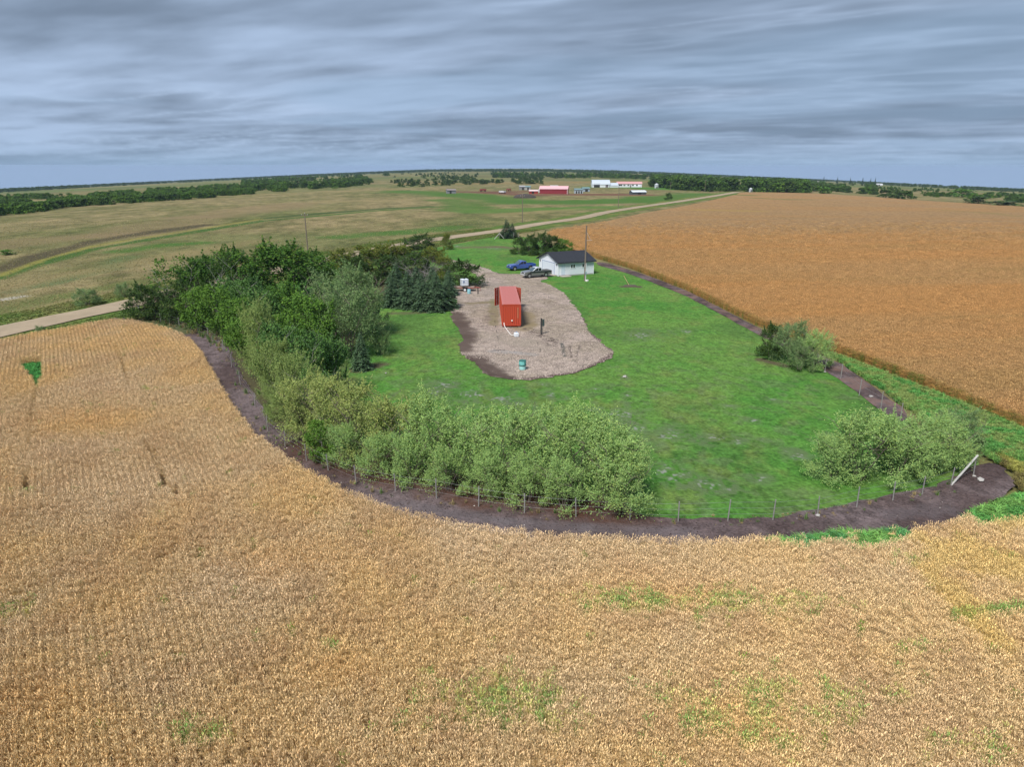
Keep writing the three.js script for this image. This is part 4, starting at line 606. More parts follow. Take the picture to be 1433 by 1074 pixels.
  part(ep, 'post', rbox(0.16, 1.95, 0.16, 0, 0.975, 0, 0.02), blk); part(ep, 'meter_box', rbox(0.24, 0.85, 0.2, 0.24, 1.42, 0.02, 0.03), std(0.03, 0.055, 0.05, 0.6)); part(ep, 'conduit', [rod([0.14, 0, 0.03], [0.2, 1.05, 0.03], 0.03, 0.03)], blk); part(ep, 'cap', box(0.2, 0.03, 0.2, 0, 1.965, 0), blk);
  // marker pegs
  for (const [u, v] of [[692.6, 453.5], [693.8, 460.5], [695, 467], [696.5, 475.5], [752.5, 484], [756, 493.2]]) { const p = G(u, v), m = thing('marker_peg', 'short dark marker peg pushed into the gravel near the container', 'peg', [p.x, 0.10, p.z], u, 'marker pegs'); part(m, 'stake', rod([0, -0.03, 0], [0.03, 0.26, 0], 0.025, 0.018, 6), blk); part(m, 'head', rbox(0.1, 0.07, 0.08, 0.03, 0.28, 0, 0.015), blk); }
}

// ---------------------------------------------------------------- buildings
function prism(L, W, H, rise) { const s = new THREE.Shape(); s.moveTo(-W / 2, 0); s.lineTo(W / 2, 0); s.lineTo(W / 2, H); s.lineTo(0, H + rise); s.lineTo(-W / 2, H); return new THREE.ExtrudeGeometry(s, { depth: L, bevelEnabled: false }).translate(0, 0, -L / 2).rotateY(Math.PI / 2); }   // ridge along x
function roofSlab(L, W, H, rise, side, ov = 0.35, th = 0.1, lift = 0.012) { const a = Math.atan2(rise, W / 2), w = Math.hypot(W / 2, rise) + ov; return new THREE.BoxGeometry(L + 2 * ov, th, w).translate(0, th / 2 + lift, w / 2).rotateX(a).applyMatrix4(new THREE.Matrix4().makeTranslation(0, H + rise, 0)).applyMatrix4(side > 0 ? new THREE.Matrix4() : new THREE.Matrix4().makeRotationY(Math.PI)); }
function gable(name, label, pos, turn, { L, W, H, rise, wall, roof, ov = 0.35, category = 'building', group }) { const t = thing(name, label, category, pos, turn, group); part(t, 'wall', prism(L, W, H, rise), wall); for (const s of [1, -1]) part(t, 'roof_panel', roofSlab(L, W, H, rise, s, ov), roof); return t; }
function windowPart(t, x, y, z, w, h, face, frame, glass, panes = 2) {   // face: 'z' front wall, 'x-' / 'x+' gables
  const g = new THREE.Group(); g.name = 'window'; t.add(g); g.position.set(x, y, z); g.rotation.y = face === 'z' ? 0 : face === 'x+' ? Math.PI / 2 : -Math.PI / 2;
  part(g, 'frame', [box(w + 0.16, 0.08, 0.06, 0, h / 2 + 0.04, 0.03), box(w + 0.16, 0.08, 0.06, 0, -h / 2 - 0.04, 0.03), box(0.08, h, 0.06, -w / 2 - 0.04, 0, 0.03), box(0.08, h, 0.06, w / 2 + 0.04, 0, 0.03), ...(panes > 1 ? [box(0.12, h, 0.06, 0, 0, 0.03)] : [])], frame);
  for (let i = 0; i < panes; i++) { const pw = panes > 1 ? w / 2 - 0.06 : w; part(g, 'pane', box(pw, h, 0.02, panes > 1 ? (i ? 1 : -1) * (w / 4 + 0.03) : 0, 0, 0.016), glass); }
}
const glassDark = new THREE.MeshStandardMaterial({ color: rgb(0.012, 0.014, 0.018), roughness: 0.08 });
const siding = tileNoise(64, 1, () => 0.5); 
{ // the garage
  const A = G(781, 387.6), B = G(828, 384.2), ax = Math.atan2(-(B.z - A.z), B.x - A.x), L = 7.6, W = 8.0, H = 2.62, rise = 1.38;
  const dx = Math.cos(ax), dz = -Math.sin(ax), bx = dz, bz = -dx;   // along the side wall; b: away from the camera
  const px = A.x + dx * L / 2 + bx * W / 2, pz = A.z + dz * L / 2 + bz * W / 2;
  const lap = tileNoise(128, 1, (u, v) => { const f = (v * 8) % 1; return f; }), wall = new THREE.MeshStandardMaterial({ color: rgb(0.70, 0.73, 0.78), roughness: 0.6 });
  const N = 256, dd = new Uint8Array(N * N * 4), r = mulberry(4); for (let j = 0; j < N; j++) for (let i = 0; i < N; i++) { const tab = lat(Math.floor((i + (Math.floor(j / 16) & 1) * 12) / 24), Math.floor(j / 16)), v = 0.75 + 0.35 * tab + 0.2 * r(), k = (j * N + i) * 4; dd[k] = enc(0.015 * v); dd[k + 1] = enc(0.017 * v); dd[k + 2] = enc(0.024 * v); dd[k + 3] = 255; }
  const sh = new THREE.DataTexture(dd, N, N); sh.colorSpace = THREE.SRGBColorSpace; sh.magFilter = THREE.LinearFilter; sh.wrapS = sh.wrapT = THREE.RepeatWrapping; sh.repeat.set(2, 1); sh.needsUpdate = true;
  const roof = new THREE.MeshStandardMaterial({ map: sh, roughness: 0.9 });
  const t = gable('garage', 'white garage with dark shingled gable roof beside the utility pole', [px, 0.06, pz], ax, { L, W, H, rise, wall, roof, ov: 0.4 });
  const trim = std(0.78, 0.8, 0.83, 0.6), fas = std(0.035, 0.038, 0.05, 0.7), zf = W / 2;
  // clapboards on the long wall and the door gable
  const boards = []; for (let y = 0.25; y < H - 0.05; y += 0.2) boards.push(new THREE.BoxGeometry(L - 0.16, 0.19, 0.014).rotateX(0.05).translate(0, y, zf + 0.009)); part(t, 'siding', boards, wall);
  const gb = []; for (let y = 2.45; y < H + rise - 0.2; y += 0.2) { const half = y < H ? W / 2 - 0.1 : (H + rise - y) / rise * W / 2 - 0.15; if (half > 0.1) gb.push(new THREE.BoxGeometry(0.014, 0.19, half * 2).translate(-L / 2 - 0.008, y, 0)); } part(t, 'gable_siding', gb, wall);
  for (const x of [-L / 2, L / 2]) part(t, 'corner_trim', box(0.12, H - 0.02, 0.12, x, H / 2, zf - 0.02), trim);
  part(t, 'foundation', box(L + 0.06, 0.2, W + 0.06, 0, 0.09, 0), std(0.3, 0.29, 0.28, 0.9));
  for (const s of [1, -1]) part(t, 'fascia', box(L + 0.84, 0.16, 0.03, 0, H - 0.16, s * (W / 2 + 0.4)), fas);
  const gd = new THREE.Group(); gd.name = 'garage_door'; t.add(gd); gd.position.set(-L / 2, 0.1, 0);
  part(gd, 'door_frame', [box(0.05, 2.28, 0.12, -0.03, 1.14, -2.5), box(0.05, 2.28, 0.12, -0.03, 1.14, 2.5), box(0.05, 0.12, 4.88, -0.03, 2.22, 0)], std(0.32, 0.38, 0.5, 0.6));
  for (let i = 0; i < 4; i++) part(gd, 'door_section', box(0.03, 0.525, 4.86, -0.02, 0.27 + i * 0.54, 0), std(0.60, 0.66, 0.72, 0.5));
  const door = new THREE.Group(); door.name = 'door'; t.add(door); door.position.set(-L / 2 + 1.05, 0.2, zf + 0.015); part(door, 'door_leaf', rbox(0.9, 2.03, 0.04, 0, 1.02, 0.012, 0.01), std(0.52, 0.6, 0.68, 0.5)); part(door, 'door_frame', [box(0.07, 2.1, 0.06, -0.49, 1.05, 0.02), box(0.07, 2.1, 0.06, 0.49, 1.05, 0.02), box(0.9, 0.07, 0.06, 0, 2.07, 0.02)], trim); part(door, 'handle', box(0.05, 0.05, 0.07, 0.36, 0.98, 0.06), std(0.3, 0.3, 0.3, 0.3, { metalness: 1 }));
  windowPart(t, -0.75 + 0.05, 1.75, zf + 0.02, 0.85, 0.6, 'z', trim, glassDark); windowPart(t, 1.75, 1.75, zf + 0.02, 0.85, 0.6, 'z', trim, glassDark);
  for (const z of [3.35, -3.3]) part(t, 'wall_lamp', [rbox(0.14, 0.24, 0.16, -L / 2 - 0.09, 2.12, z, 0.02)], std(0.03, 0.03, 0.035, 0.5));
  const slab = (u, v, w, d) => { const p = G(u, v); return [p.x, p.z, w, d]; };
  const ap = thing('doorstep', 'worn concrete doorstep outside the garage side door', 'step', [A.x + dx * 1.15 - bx * 0.75, 0.05, A.z + dz * 1.15 - bz * 0.75], ax); part(ap, 'slab', rbox(1.9, 0.16, 1.2, 0, 0.08, 0, 0.03), std(0.36, 0.32, 0.28, 0.95));
  const apron = struct('garage_apron', new RoundedBoxGeometry(4.2, 0.14, 6.2, 2, 0.03).rotateY(ax).translate(px - dx * (L / 2 + 2.15) , 0.085, pz - dz * (L / 2 + 2.15)), std(0.36, 0.30, 0.24, 0.95));
  // pickups parked before the door
  const ev = new Evaluator(); ev.useGroups = false;
  function pickup(name, label, pos, turn, { paint, upper, roof, bumper }) {
    const t = thing(name, label, 'truck', pos, turn), gl = glassDark, blk = std(0.015, 0.015, 0.016, 0.7), Wd = 1.86;
    const s = new THREE.Shape(); s.moveTo(-2.72, 0.5); s.lineTo(-2.12, 0.44); s.absarc(-1.62, 0.44, 0.5, Math.PI, 0, true); s.lineTo(1.30, 0.42); s.absarc(1.80, 0.44, 0.5, Math.PI, 0, true); s.lineTo(2.68, 0.46); s.lineTo(2.76, 0.72); s.quadraticCurveTo(2.74, 0.98, 2.55, 1.04); s.quadraticCurveTo(2.0, 1.15, 1.12, 1.17); s.lineTo(-2.76, 1.14); s.lineTo(-2.72, 0.5);
    const bg = new THREE.ExtrudeGeometry(s, { depth: Wd - 0.12, bevelEnabled: true, bevelThickness: 0.06, bevelSize: 0.04, bevelSegments: 3, curveSegments: 14 }).translate(0, 0, -(Wd - 0.12) / 2);
    const A = new Brush(bg), B = new Brush(box(1.86, 0.8, 1.52, -1.76, 1.18, 0)); A.updateMatrixWorld(); B.updateMatrixWorld();
    const res = ev.evaluate(A, B, SUBTRACTION); part(t, 'body', res.geometry, paint);
    part(t, 'bed_floor', box(1.84, 0.03, 1.5, -1.76, 0.80, 0), blk);
    if (upper) for (const z of [-1, 1]) part(t, 'side_panel', box(4.35, 0.3, 0.02, -0.5, 1.0, z * (Wd / 2 + 0.008)), upper);
    const c = new THREE.Shape(); c.moveTo(-0.82, 1.13); c.lineTo(-0.68, 1.74); c.quadraticCurveTo(-0.2, 1.84, 0.32, 1.78); c.lineTo(1.16, 1.15); c.lineTo(-0.82, 1.13);
    const cg = new THREE.ExtrudeGeometry(c, { depth: 1.42, bevelEnabled: true, bevelThickness: 0.1, bevelSize: 0.03, bevelSegments: 3 }).translate(0, 0, -0.71); part(t, 'cab', cg, roof || paint);
    const win = (pts, z) => { const w = new THREE.Shape(pts.map(p => new THREE.Vector2(...p))); return new THREE.ExtrudeGeometry(w, { depth: 0.02, bevelEnabled: false }).translate(0, 0, z); };
    for (const z of [0.808, -0.828]) { part(t, 'side_window', win([[-0.02, 1.22], [-0.02, 1.68], [0.26, 1.68], [0.88, 1.22]], z), gl); part(t, 'side_window', win([[-0.68, 1.22], [-0.6, 1.67], [-0.1, 1.68], [-0.1, 1.22]], z), gl); }
    const wl = Math.hypot(0.78, 0.58), wa = Math.atan2(0.58, 0.78); part(t, 'windshield', box(wl - 0.08, 0.02, 1.36, 0, 0, 0).rotateZ(-wa).translate(0.775, 1.485, 0), std(0.05, 0.08, 0.1, 0.05)); part(t, 'rear_window', box(0.02, 0.36, 1.2, 0, 0, 0).rotateZ(-0.22).translate(-0.79, 1.48, 0), gl);
    for (const x of [1.8, -1.62]) for (const z of [-0.82, 0.82]) { const w = new THREE.Group(); w.name = 'wheel'; w.position.set(x, 0.38, z); t.add(w); part(w, 'tyre', new THREE.LatheGeometry([[0.24, -0.11], [0.35, -0.12], [0.38, -0.08], [0.38, 0.08], [0.35, 0.12], [0.24, 0.11]].map(p => new THREE.Vector2(...p)), 26).rotateX(Math.PI / 2), blk); part(w, 'rim', [new THREE.CylinderGeometry(0.25, 0.25, 0.16, 20).rotateX(Math.PI / 2), ...[0, 1, 2, 3, 4].map(k => box(0.07, 0.2, 0.02, 0, 0.12, Math.sign(z) * 0.09).rotateZ(k * 1.2566))], std(0.5, 0.5, 0.52, 0.35, { metalness: 0.7 })); }
    for (const z of [-0.7, 0.7]) { part(t, 'headlight', rbox(0.06, 0.17, 0.34, 2.74, 0.88, z, 0.02), std(0.7, 0.72, 0.75, 0.1)); part(t, 'tail_light', rbox(0.04, 0.32, 0.13, -2.795, 0.93, z * 1.2, 0.01), std(0.4, 0.02, 0.02, 0.3)); part(t, 'mirror', rbox(0.12, 0.18, 0.16, 0.92, 1.26, z * 1.45, 0.03), blk); }
    part(t, 'grille', rbox(0.05, 0.22, 0.98, 2.76, 0.86, 0, 0.015), blk); part(t, 'front_bumper', rbox(0.18, 0.24, 1.84, 2.76, 0.57, 0, 0.05), bumper); part(t, 'rear_bumper', rbox(0.16, 0.2, 1.8, -2.82, 0.55, 0, 0.05), std(0.45, 0.45, 0.46, 0.3, { metalness: 0.6 }));
    for (const z of [-1, 1]) part(t, 'door_handle', [box(0.14, 0.03, 0.03, 0.1, 1.0, z * 0.955), box(0.14, 0.03, 0.03, -0.62, 1.0, z * 0.955)], blk);
    return t;
  }
  const car = (r, g, b) => new THREE.MeshPhysicalMaterial({ color: rgb(r, g, b), roughness: 0.35, metalness: 0.25, clearcoat: 0.8, clearcoatRoughness: 0.08 });
  const g0 = G(750.2, 388.6), b0 = G(729.5, 378.2), head = Math.PI + ax;
  const gt = pickup('silver_pickup', 'silver and black two-tone pickup truck parked at the garage door', [g0.x, 0.10, g0.z], head, { paint: car(0.17, 0.17, 0.165), upper: car(0.03, 0.032, 0.04), roof: car(0.62, 0.65, 0.7), bumper: std(0.4, 0.4, 0.4, 0.4) }); gt.position.y = 0.155;
  pickup('blue_pickup', 'blue pickup truck parked on the grass beside the silver one', [b0.x, 0.06, b0.z], head, { paint: car(0.025, 0.075, 0.34), bumper: car(0.02, 0.05, 0.2) });
  console.log('garage', px, pz, ax, 'trucks', g0.x, g0.z, b0.x, b0.z);
}
{ // trailer with tank, barrel and post
  const p = G(650, 408), t = thing('utility_trailer', 'flat utility trailer parked at the end of the spruce row', 'trailer', [p.x, 0.08, p.z], 0.0), st = std(0.05, 0.045, 0.045, 0.7), wd = std(0.24, 0.17, 0.14, 0.9), rd = std(0.25, 0.04, 0.035, 0.6);
  part(t, 'frame', [box(3.3, 0.1, 0.08, 0, 0.6, 0.75), box(3.3, 0.1, 0.08, 0, 0.6, -0.75), box(0.08, 0.1, 1.42, -1.6, 0.6, 0), box(0.08, 0.1, 1.42, 1.6, 0.6, 0)], rd);
  for (let i = 0; i < 8; i++) part(t, 'deck_plank', box(3.28, 0.045, 0.185, 0, 0.675, -0.68 + i * 0.195), wd);
  part(t, 'tongue', [rod([1.6, 0.6, 0.6], [2.7, 0.52, 0], 0.05), rod([1.6, 0.6, -0.6], [2.7, 0.52, 0], 0.05), rod([2.6, 0.0, 0], [2.6, 0.6, 0], 0.04)], rd);
  for (const z of [-0.92, 0.92]) { const w = new THREE.Group(); w.name = 'wheel'; w.position.set(0.15, 0.33, z); t.add(w); part(w, 'tyre', new THREE.LatheGeometry([[0.2, -0.09], [0.3, -0.1], [0.33, -0.06], [0.33, 0.06], [0.3, 0.1], [0.2, 0.09]].map(q => new THREE.Vector2(...q)), 22).rotateX(Math.PI / 2), std(0.015, 0.015, 0.015, 0.9)); part(w, 'rim', new THREE.CylinderGeometry(0.21, 0.21, 0.15, 20).rotateX(Math.PI / 2), std(0.7, 0.7, 0.72, 0.4)); }
  part(t, 'axle', rod([0.15, 0.33, -0.9], [0.15, 0.33, 0.9], 0.04), st); part(t, 'fender', box(0.9, 0.03, 0.24, 0.15, 0.72, 0.92), st);
  const k = thing('tote_tank', 'white caged bulk tank sitting on the utility trailer', 'tank', [p.x + 0.02, 0.08 + 0.70, p.z], 0.35), wm = new THREE.MeshStandardMaterial({ color: rgb(0.72, 0.77, 0.84), roughness: 0.45 }), cage = std(0.55, 0.57, 0.6, 0.4, { metalness: 0.6 });
  part(k, 'bottle', rbox(1.14, 1.12, 1.0, 0, 0.72, 0, 0.1), wm); part(k, 'pallet', [box(1.2, 0.04, 1.05, 0, 0.135, 0), ...[-0.52, 0, 0.52].map(x => box(0.12, 0.12, 1.0, x, 0.06, 0))], std(0.2, 0.15, 0.1, 0.9));
  const bars = []; for (const z of [-0.53, 0.53]) { for (let i = 0; i < 6; i++) bars.push(rod([-0.58 + i * 0.232, 0.15, z], [-0.58 + i * 0.232, 1.27, z], 0.011, 0.011, 5)); for (const y of [0.3, 0.7, 1.1, 1.27]) bars.push(rod([-0.6, y, z], [0.6, y, z], 0.011, 0.011, 5)); } for (const x of [-0.6, 0.6]) { for (let i = 1; i < 5; i++) bars.push(rod([x, 0.15, -0.53 + i * 0.212], [x, 1.27, -0.53 + i * 0.212], 0.011, 0.011, 5)); for (const y of [0.3, 0.7, 1.1, 1.27]) bars.push(rod([x, y, -0.53], [x, y, 0.53], 0.011, 0.011, 5)); }
  part(k, 'cage', bars, cage); part(k, 'label_plate', box(0.26, 0.3, 0.012, -0.25, 0.88, 0.55), std(0.2, 0.27, 0.42, 0.6)); part(k, 'cap', cyl(0.12, 0.12, 0.07, 0, 1.28, 0), std(0.05, 0.05, 0.05, 0.6));
  const q = G(656.5, 412), d = thing('small_drum', 'pale teal plastic drum on the ground beside the trailer wheel', 'drum', [q.x, 0.08, q.z]), pt = new THREE.MeshStandardMaterial({ color: rgb(0.25, 0.5, 0.56), roughness: 0.45 }); part(d, 'body', new THREE.LatheGeometry([[0, 0], [0.27, 0], [0.29, 0.04], [0.29, 0.3], [0.31, 0.32], [0.31, 0.36], [0.29, 0.38], [0.28, 0.68], [0.25, 0.72]].map(p => new THREE.Vector2(...p)), 24), pt); part(d, 'lid', cyl(0.265, 0.25, 0.05, 0, 0.71, 0, 24), std(0.12, 0.3, 0.36, 0.5));
  const s = G(669, 412.5), bp = thing('black_post', 'short black post standing by the trailer tongue', 'post', [s.x, 0.08, s.z]), bk = std(0.02, 0.02, 0.02, 0.7); part(bp, 'shaft', rbox(0.16, 0.92, 0.16, 0, 0.46, 0, 0.02), bk); part(bp, 'cap', box(0.2, 0.04, 0.2, 0, 0.935, 0), bk);
  // plank leaning over a small dug bed
  const a = G(880.5, 400.5), pl = thing('wooden_stake', 'pale wooden stake leaning out of a small soil bed on the lawn', 'stake', [a.x, 0.06, a.z]); part(pl, 'shaft', rod([0, -0.02, 0], [-1.05, 1.75, -0.05], 0.05, 0.045, 8), std(0.5, 0.36, 0.2, 0.8)); part(pl, 'soil_mound', (() => { const g = new THREE.SphereGeometry(1, 22, 8, 0, 6.2832, 0, Math.PI / 2), p = g.attributes.position; for (let i = 0; i < p.count; i++) { const f = 0.85 + 0.3 * vn(p.getX(i) * 2 + 9, p.getZ(i) * 2 + 9); p.setXYZ(i, p.getX(i) * 1.25 * f, p.getY(i) * 0.16 * f - 0.02, p.getZ(i) * 0.85 * f); } g.computeVertexNormals(); return g.translate(0.2, 0, 0); })(), std(0.075, 0.055, 0.042, 0.95));
}

// ---------------------------------------------------------------- poles
const poleMat = std(0.16, 0.13, 0.1, 0.9);
function pole(label, u, vb, vt, extra) {
  const p = G(u, vb), h = heightAt(p, vt) - p.y, t = thing('utility_pole', label, 'pole', [p.x, p.y + 0.03, p.z]); part(t, 'shaft', rod([0, -0.1, 0], [0, h, 0], 0.16, 0.11, 12), poleMat);
  if (extra === 'yard') { part(t, 'lamp_arm', [rod([0, h - 1.0, 0], [0.75, h - 2.4, 0], 0.025), rod([0, h - 2.6, 0], [1.1, h - 2.55, 0], 0.025)], std(0.6, 0.6, 0.6, 0.4, { metalness: 0.5 })); part(t, 'conduit', rod([0.14, 0, 0.1], [0.14, 3.2, 0.1], 0.06), std(0.6, 0.62, 0.64, 0.5)); part(t, 'meter_box', rbox(0.3, 0.45, 0.2, 0.12, 1.5, 0.16, 0.03), std(0.2, 0.28, 0.3, 0.5)); part(t, 'base_rock', scene.userData.stoneGeo.clone().scale(0.8, 0.7, 0.7).translate(0.35, 0.12, 0.25), std(0.6, 0.58, 0.55, 0.9)); }
  else { part(t, 'crossarm', box(1.6, 0.12, 0.12, 0, h - 0.4, 0.12), poleMat); for (const x of [-0.7, 0.7]) part(t, 'insulator', cyl(0.05, 0.04, 0.16, x, h - 0.34, 0.12, 8), std(0.5, 0.5, 0.5, 0.3)); part(t, 'top_insulator', cyl(0.05, 0.04, 0.18, 0, h - 0.01, 0, 8), std(0.5, 0.5, 0.5, 0.3)); }
}
pole('tall grey wooden utility pole on the lawn beside the white garage', 818.2, 394, 316, 'yard');
pole('wooden utility pole rising behind the windbreak in the pasture', 431, 352, 299);
pole('wooden utility pole across the road from the spruce pair', 731, 312, 273);
pole('wooden utility pole in the pasture before the white house', 865, 291, 262);
pole('far utility pole before the dense trees left of the road', 938, 266, 255.5);
pole('far utility pole before the dense trees near the road end', 986, 268.5, 252.5);

// rocks
{ const g = scene.userData.stoneGeo, wm = std(0.36, 0.34, 0.32, 0.9);
  for (const [u, v, s0, lab] of [[1144, 724.5, 0.45, 'white rock at the foot of a fence post by the lawn'], [1154, 522.5, 0.5, 'white rock at the foot of the post beside the bush clump'], [1218, 557, 0.6, 'flat pale rock on the bare strip beside the weeds'], [1362, 669, 0.45, 'white rock under the fence corner post'], [1371, 675, 0.8, 'long pale rock lying on the soil by the fence corner'], [540, 524, 0.35, 'small white rock on the lawn beside the small spruce'], [874, 529.5, 0.7, 'pale rock lying in the lawn beyond the gravel tip']]) { const s = s0 * 0.6, p = G(u, v), m = shadow(new THREE.Mesh(g, wm)); m.name = numbered('rock'); m.position.set(p.x, 0.10 + s * 0.15, p.z); m.scale.set(s * 1.3, s * 0.8, s * 0.9); m.rotation.y = u; tag(m, lab, 'rock'); scene.add(m); } }

// ---------------------------------------------------------------- farmstead in the distance
{
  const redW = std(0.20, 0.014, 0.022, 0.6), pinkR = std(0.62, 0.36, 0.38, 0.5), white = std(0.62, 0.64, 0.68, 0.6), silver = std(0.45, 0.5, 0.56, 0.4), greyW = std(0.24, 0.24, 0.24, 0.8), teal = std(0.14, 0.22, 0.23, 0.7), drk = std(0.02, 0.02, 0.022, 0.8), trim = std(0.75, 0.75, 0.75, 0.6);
  const at = (u0, u1, v) => { const a = G(u0, v), b = G(u1, v), m = a.clone().add(b).multiplyScalar(0.5); return { p: m, L: (u1 - u0) * -m.z / F * 1.04, d: -m.z, H: dv => dv * -m.z / F * 1.02 }; };
  let q = at(757.5, 794, 271.6); const bz = q.p.z - 4; let t = gable('red_barn', 'long red barn with faded pink roof in the distant farmyard', [q.p.x, q.p.y, bz], -0.16, { L: q.L, W: 9, H: q.H(6.2), rise: 2.0, wall: redW, roof: pinkR });
  part(t, 'ridge_vent', rbox(6, 0.5, 1.2, 0, q.H(6.2) + 2.15, 0, 0.1), white); part(t, 'door', box(0.08, 3, 3, q.L / 2 + 0.05, 1.5, 0), std(0.45, 0.1, 0.05, 0.6)); part(t, 'corner_trim', box(0.35, q.H(6.2), 0.1, q.L / 2 - 0.2, q.H(6.2) / 2, 4.55), std(0.65, 0.5, 0.5, 0.6));
  q = at(741, 752, 271.4); t = gable('red_shed', 'small red shed with pale roof beside the long red barn', [q.p.x, q.p.y, q.p.z - 2], 0.1, { L: q.L, W: 4, H: 1.9, rise: 0.8, wall: std(0.3, 0.04, 0.035, 0.7), roof: std(0.66, 0.5, 0.5, 0.5) }); part(t, 'door', box(1.6, 1.5, 0.06, -0.6, 0.75, 2.03), drk);
  q = at(754, 757.5, 269.5); t = gable('white_truck', 'white truck between the red shed and the red barn, built as a tiny hut', [q.p.x, q.p.y, q.p.z], 0.1, { L: q.L, W: 2, H: 1.8, rise: 0.5, wall: white, roof: white, ov: 0.1 }); part(t, 'door', box(0.8, 1.4, 0.05, 0, 0.7, 1.03), drk);  // a parked white truck, built as a plain gabled block
  q = at(727, 734, 266); t = gable('grey_shed', 'weathered grey shed behind the small red shed, left one', [q.p.x, q.p.y, q.p.z], 0.1, { L: q.L, W: 5, H: 2.6, rise: 0.9, wall: greyW, roof: std(0.3, 0.3, 0.31, 0.7) }); t.userData.label = 'weathered grey shed nearest the manure pile'; part(t, 'door', box(1.6, 2, 0.06, 0.5, 1, 2.53), drk);
  q = at(735, 742, 266); t = gable('grey_shed', 'pale grey shed between the weathered shed and the red barn', [q.p.x, q.p.y, q.p.z], -0.1, { L: q.L, W: 5, H: 2.4, rise: 0.9, wall: std(0.34, 0.33, 0.31, 0.8), roof: teal }); part(t, 'door', box(1.6, 2, 0.06, 0.5, 1, 2.53), drk);
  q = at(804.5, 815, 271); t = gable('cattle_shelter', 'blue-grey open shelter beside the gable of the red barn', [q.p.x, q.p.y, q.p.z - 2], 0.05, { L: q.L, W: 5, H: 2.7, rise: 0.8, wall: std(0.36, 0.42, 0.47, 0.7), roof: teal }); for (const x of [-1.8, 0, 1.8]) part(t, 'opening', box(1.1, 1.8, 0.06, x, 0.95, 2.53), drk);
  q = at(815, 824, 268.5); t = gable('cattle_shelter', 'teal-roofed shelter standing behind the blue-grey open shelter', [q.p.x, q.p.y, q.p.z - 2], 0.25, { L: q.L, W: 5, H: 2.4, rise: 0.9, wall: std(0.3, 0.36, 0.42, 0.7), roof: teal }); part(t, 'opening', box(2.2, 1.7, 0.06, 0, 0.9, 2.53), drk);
  // white barn with a round roof and lean-to
  q = at(830, 862, 262.5); const wb = thing('white_barn', 'white barn with rounded roof and lower wing near the farmhouse', 'building', [q.p.x, q.p.y, q.p.z - 5]), L1 = q.L * 0.7, Hh = q.H(3.6), s = new THREE.Shape(); s.moveTo(-6, 0); s.lineTo(-6, Hh); s.bezierCurveTo(-5.6, Hh + 2.3, -2.5, Hh + 3.6, 0, Hh + 3.9); s.bezierCurveTo(2.5, Hh + 3.6, 5.6, Hh + 2.3, 6, Hh); s.lineTo(6, 0);
  part(wb, 'wall', new THREE.ExtrudeGeometry(s, { depth: L1, bevelEnabled: false }).translate(0, 0, -L1 / 2).rotateY(Math.PI / 2).translate(-q.L * 0.15, 0, 0), white);
  const rs = new THREE.Shape(); rs.moveTo(-6.3, Hh - 0.1); rs.bezierCurveTo(-5.8, Hh + 2.6, -2.6, Hh + 3.9, 0, Hh + 4.2); rs.bezierCurveTo(2.6, Hh + 3.9, 5.8, Hh + 2.6, 6.3, Hh - 0.1); rs.lineTo(6.02, Hh - 0.1); rs.bezierCurveTo(5.62, Hh + 2.4, 2.5, Hh + 3.65, 0, Hh + 3.95); rs.bezierCurveTo(-2.5, Hh + 3.65, -5.62, Hh + 2.4, -6.02, Hh - 0.1); part(wb, 'roof', new THREE.ExtrudeGeometry(rs, { depth: L1 + 0.8, bevelEnabled: false }).translate(0, 0, -L1 / 2 - 0.4).rotateY(Math.PI / 2).translate(-q.L * 0.15, 0, 0), silver);
  part(wb, 'wing_wall', prism(q.L * 0.35, 9, Hh * 0.7, 2.2).translate(q.L * 0.36, 0, 1.5), white); for (const k of [1, -1]) part(wb, 'wing_roof', roofSlab(q.L * 0.35, 9, Hh * 0.7, 2.2, k, 0.3).translate(q.L * 0.36, 0, 1.5), silver); part(wb, 'opening_shade', box(5.5, 3.4, 0.08, -q.L * 0.32, 1.7, 6.05), drk); part(wb, 'door', box(2.4, 2.6, 0.08, q.L * 0.08, 1.3, 6.05), std(0.2, 0.16, 0.2, 0.7)); part(wb, 'loft_door', box(1.5, 1.4, 0.08, q.L * 0.1, Hh - 0.8, 6.05), std(0.5, 0.4, 0.45, 0.7));  // left opening is a flat near-black panel, its inner shade put into the colour
  q = at(865, 897, 262.3); t = gable('farmhouse', 'long white farmhouse with reddish roof beside the white barn', [q.p.x, q.p.y, q.p.z - 4], -0.08, { L: q.L, W: 8, H: 3.1, rise: 1.8, wall: white, roof: std(0.5, 0.27, 0.27, 0.6), category: 'house' }); for (const x of [-0.36, -0.2, -0.04, 0.14, 0.3]) windowPart(t, x * q.L, 1.9, 4.02, x === -0.36 ? 3.2 : 1.6, 1.3, 'z', trim, glassDark, 2); part(t, 'porch', box(5, 1.1, 1.6, q.L * 0.3, 0.55, 4.85), white); part(t, 'door', box(1, 2.1, 0.06, q.L * 0.05, 1.1, 4.04), std(0.15, 0.1, 0.12, 0.6)); part(t, 'chimney', box(0.7, 1.4, 0.7, 2, 4.9, -0.8), std(0.3, 0.15, 0.12, 0.8));
  q = at(884, 902.5, 272.5); t = gable('low_shed', 'low silver-roofed shed on the grass by the road', [q.p.x, q.p.y, q.p.z - 3], 0.2, { L: q.L, W: 7, H: 1.7, rise: 1.0, wall: std(0.07, 0.085, 0.085, 0.8), roof: std(0.62, 0.68, 0.74, 0.35) }); part(t, 'door', box(2.4, 1.4, 0.06, 0, 0.7, 3.53), drk);
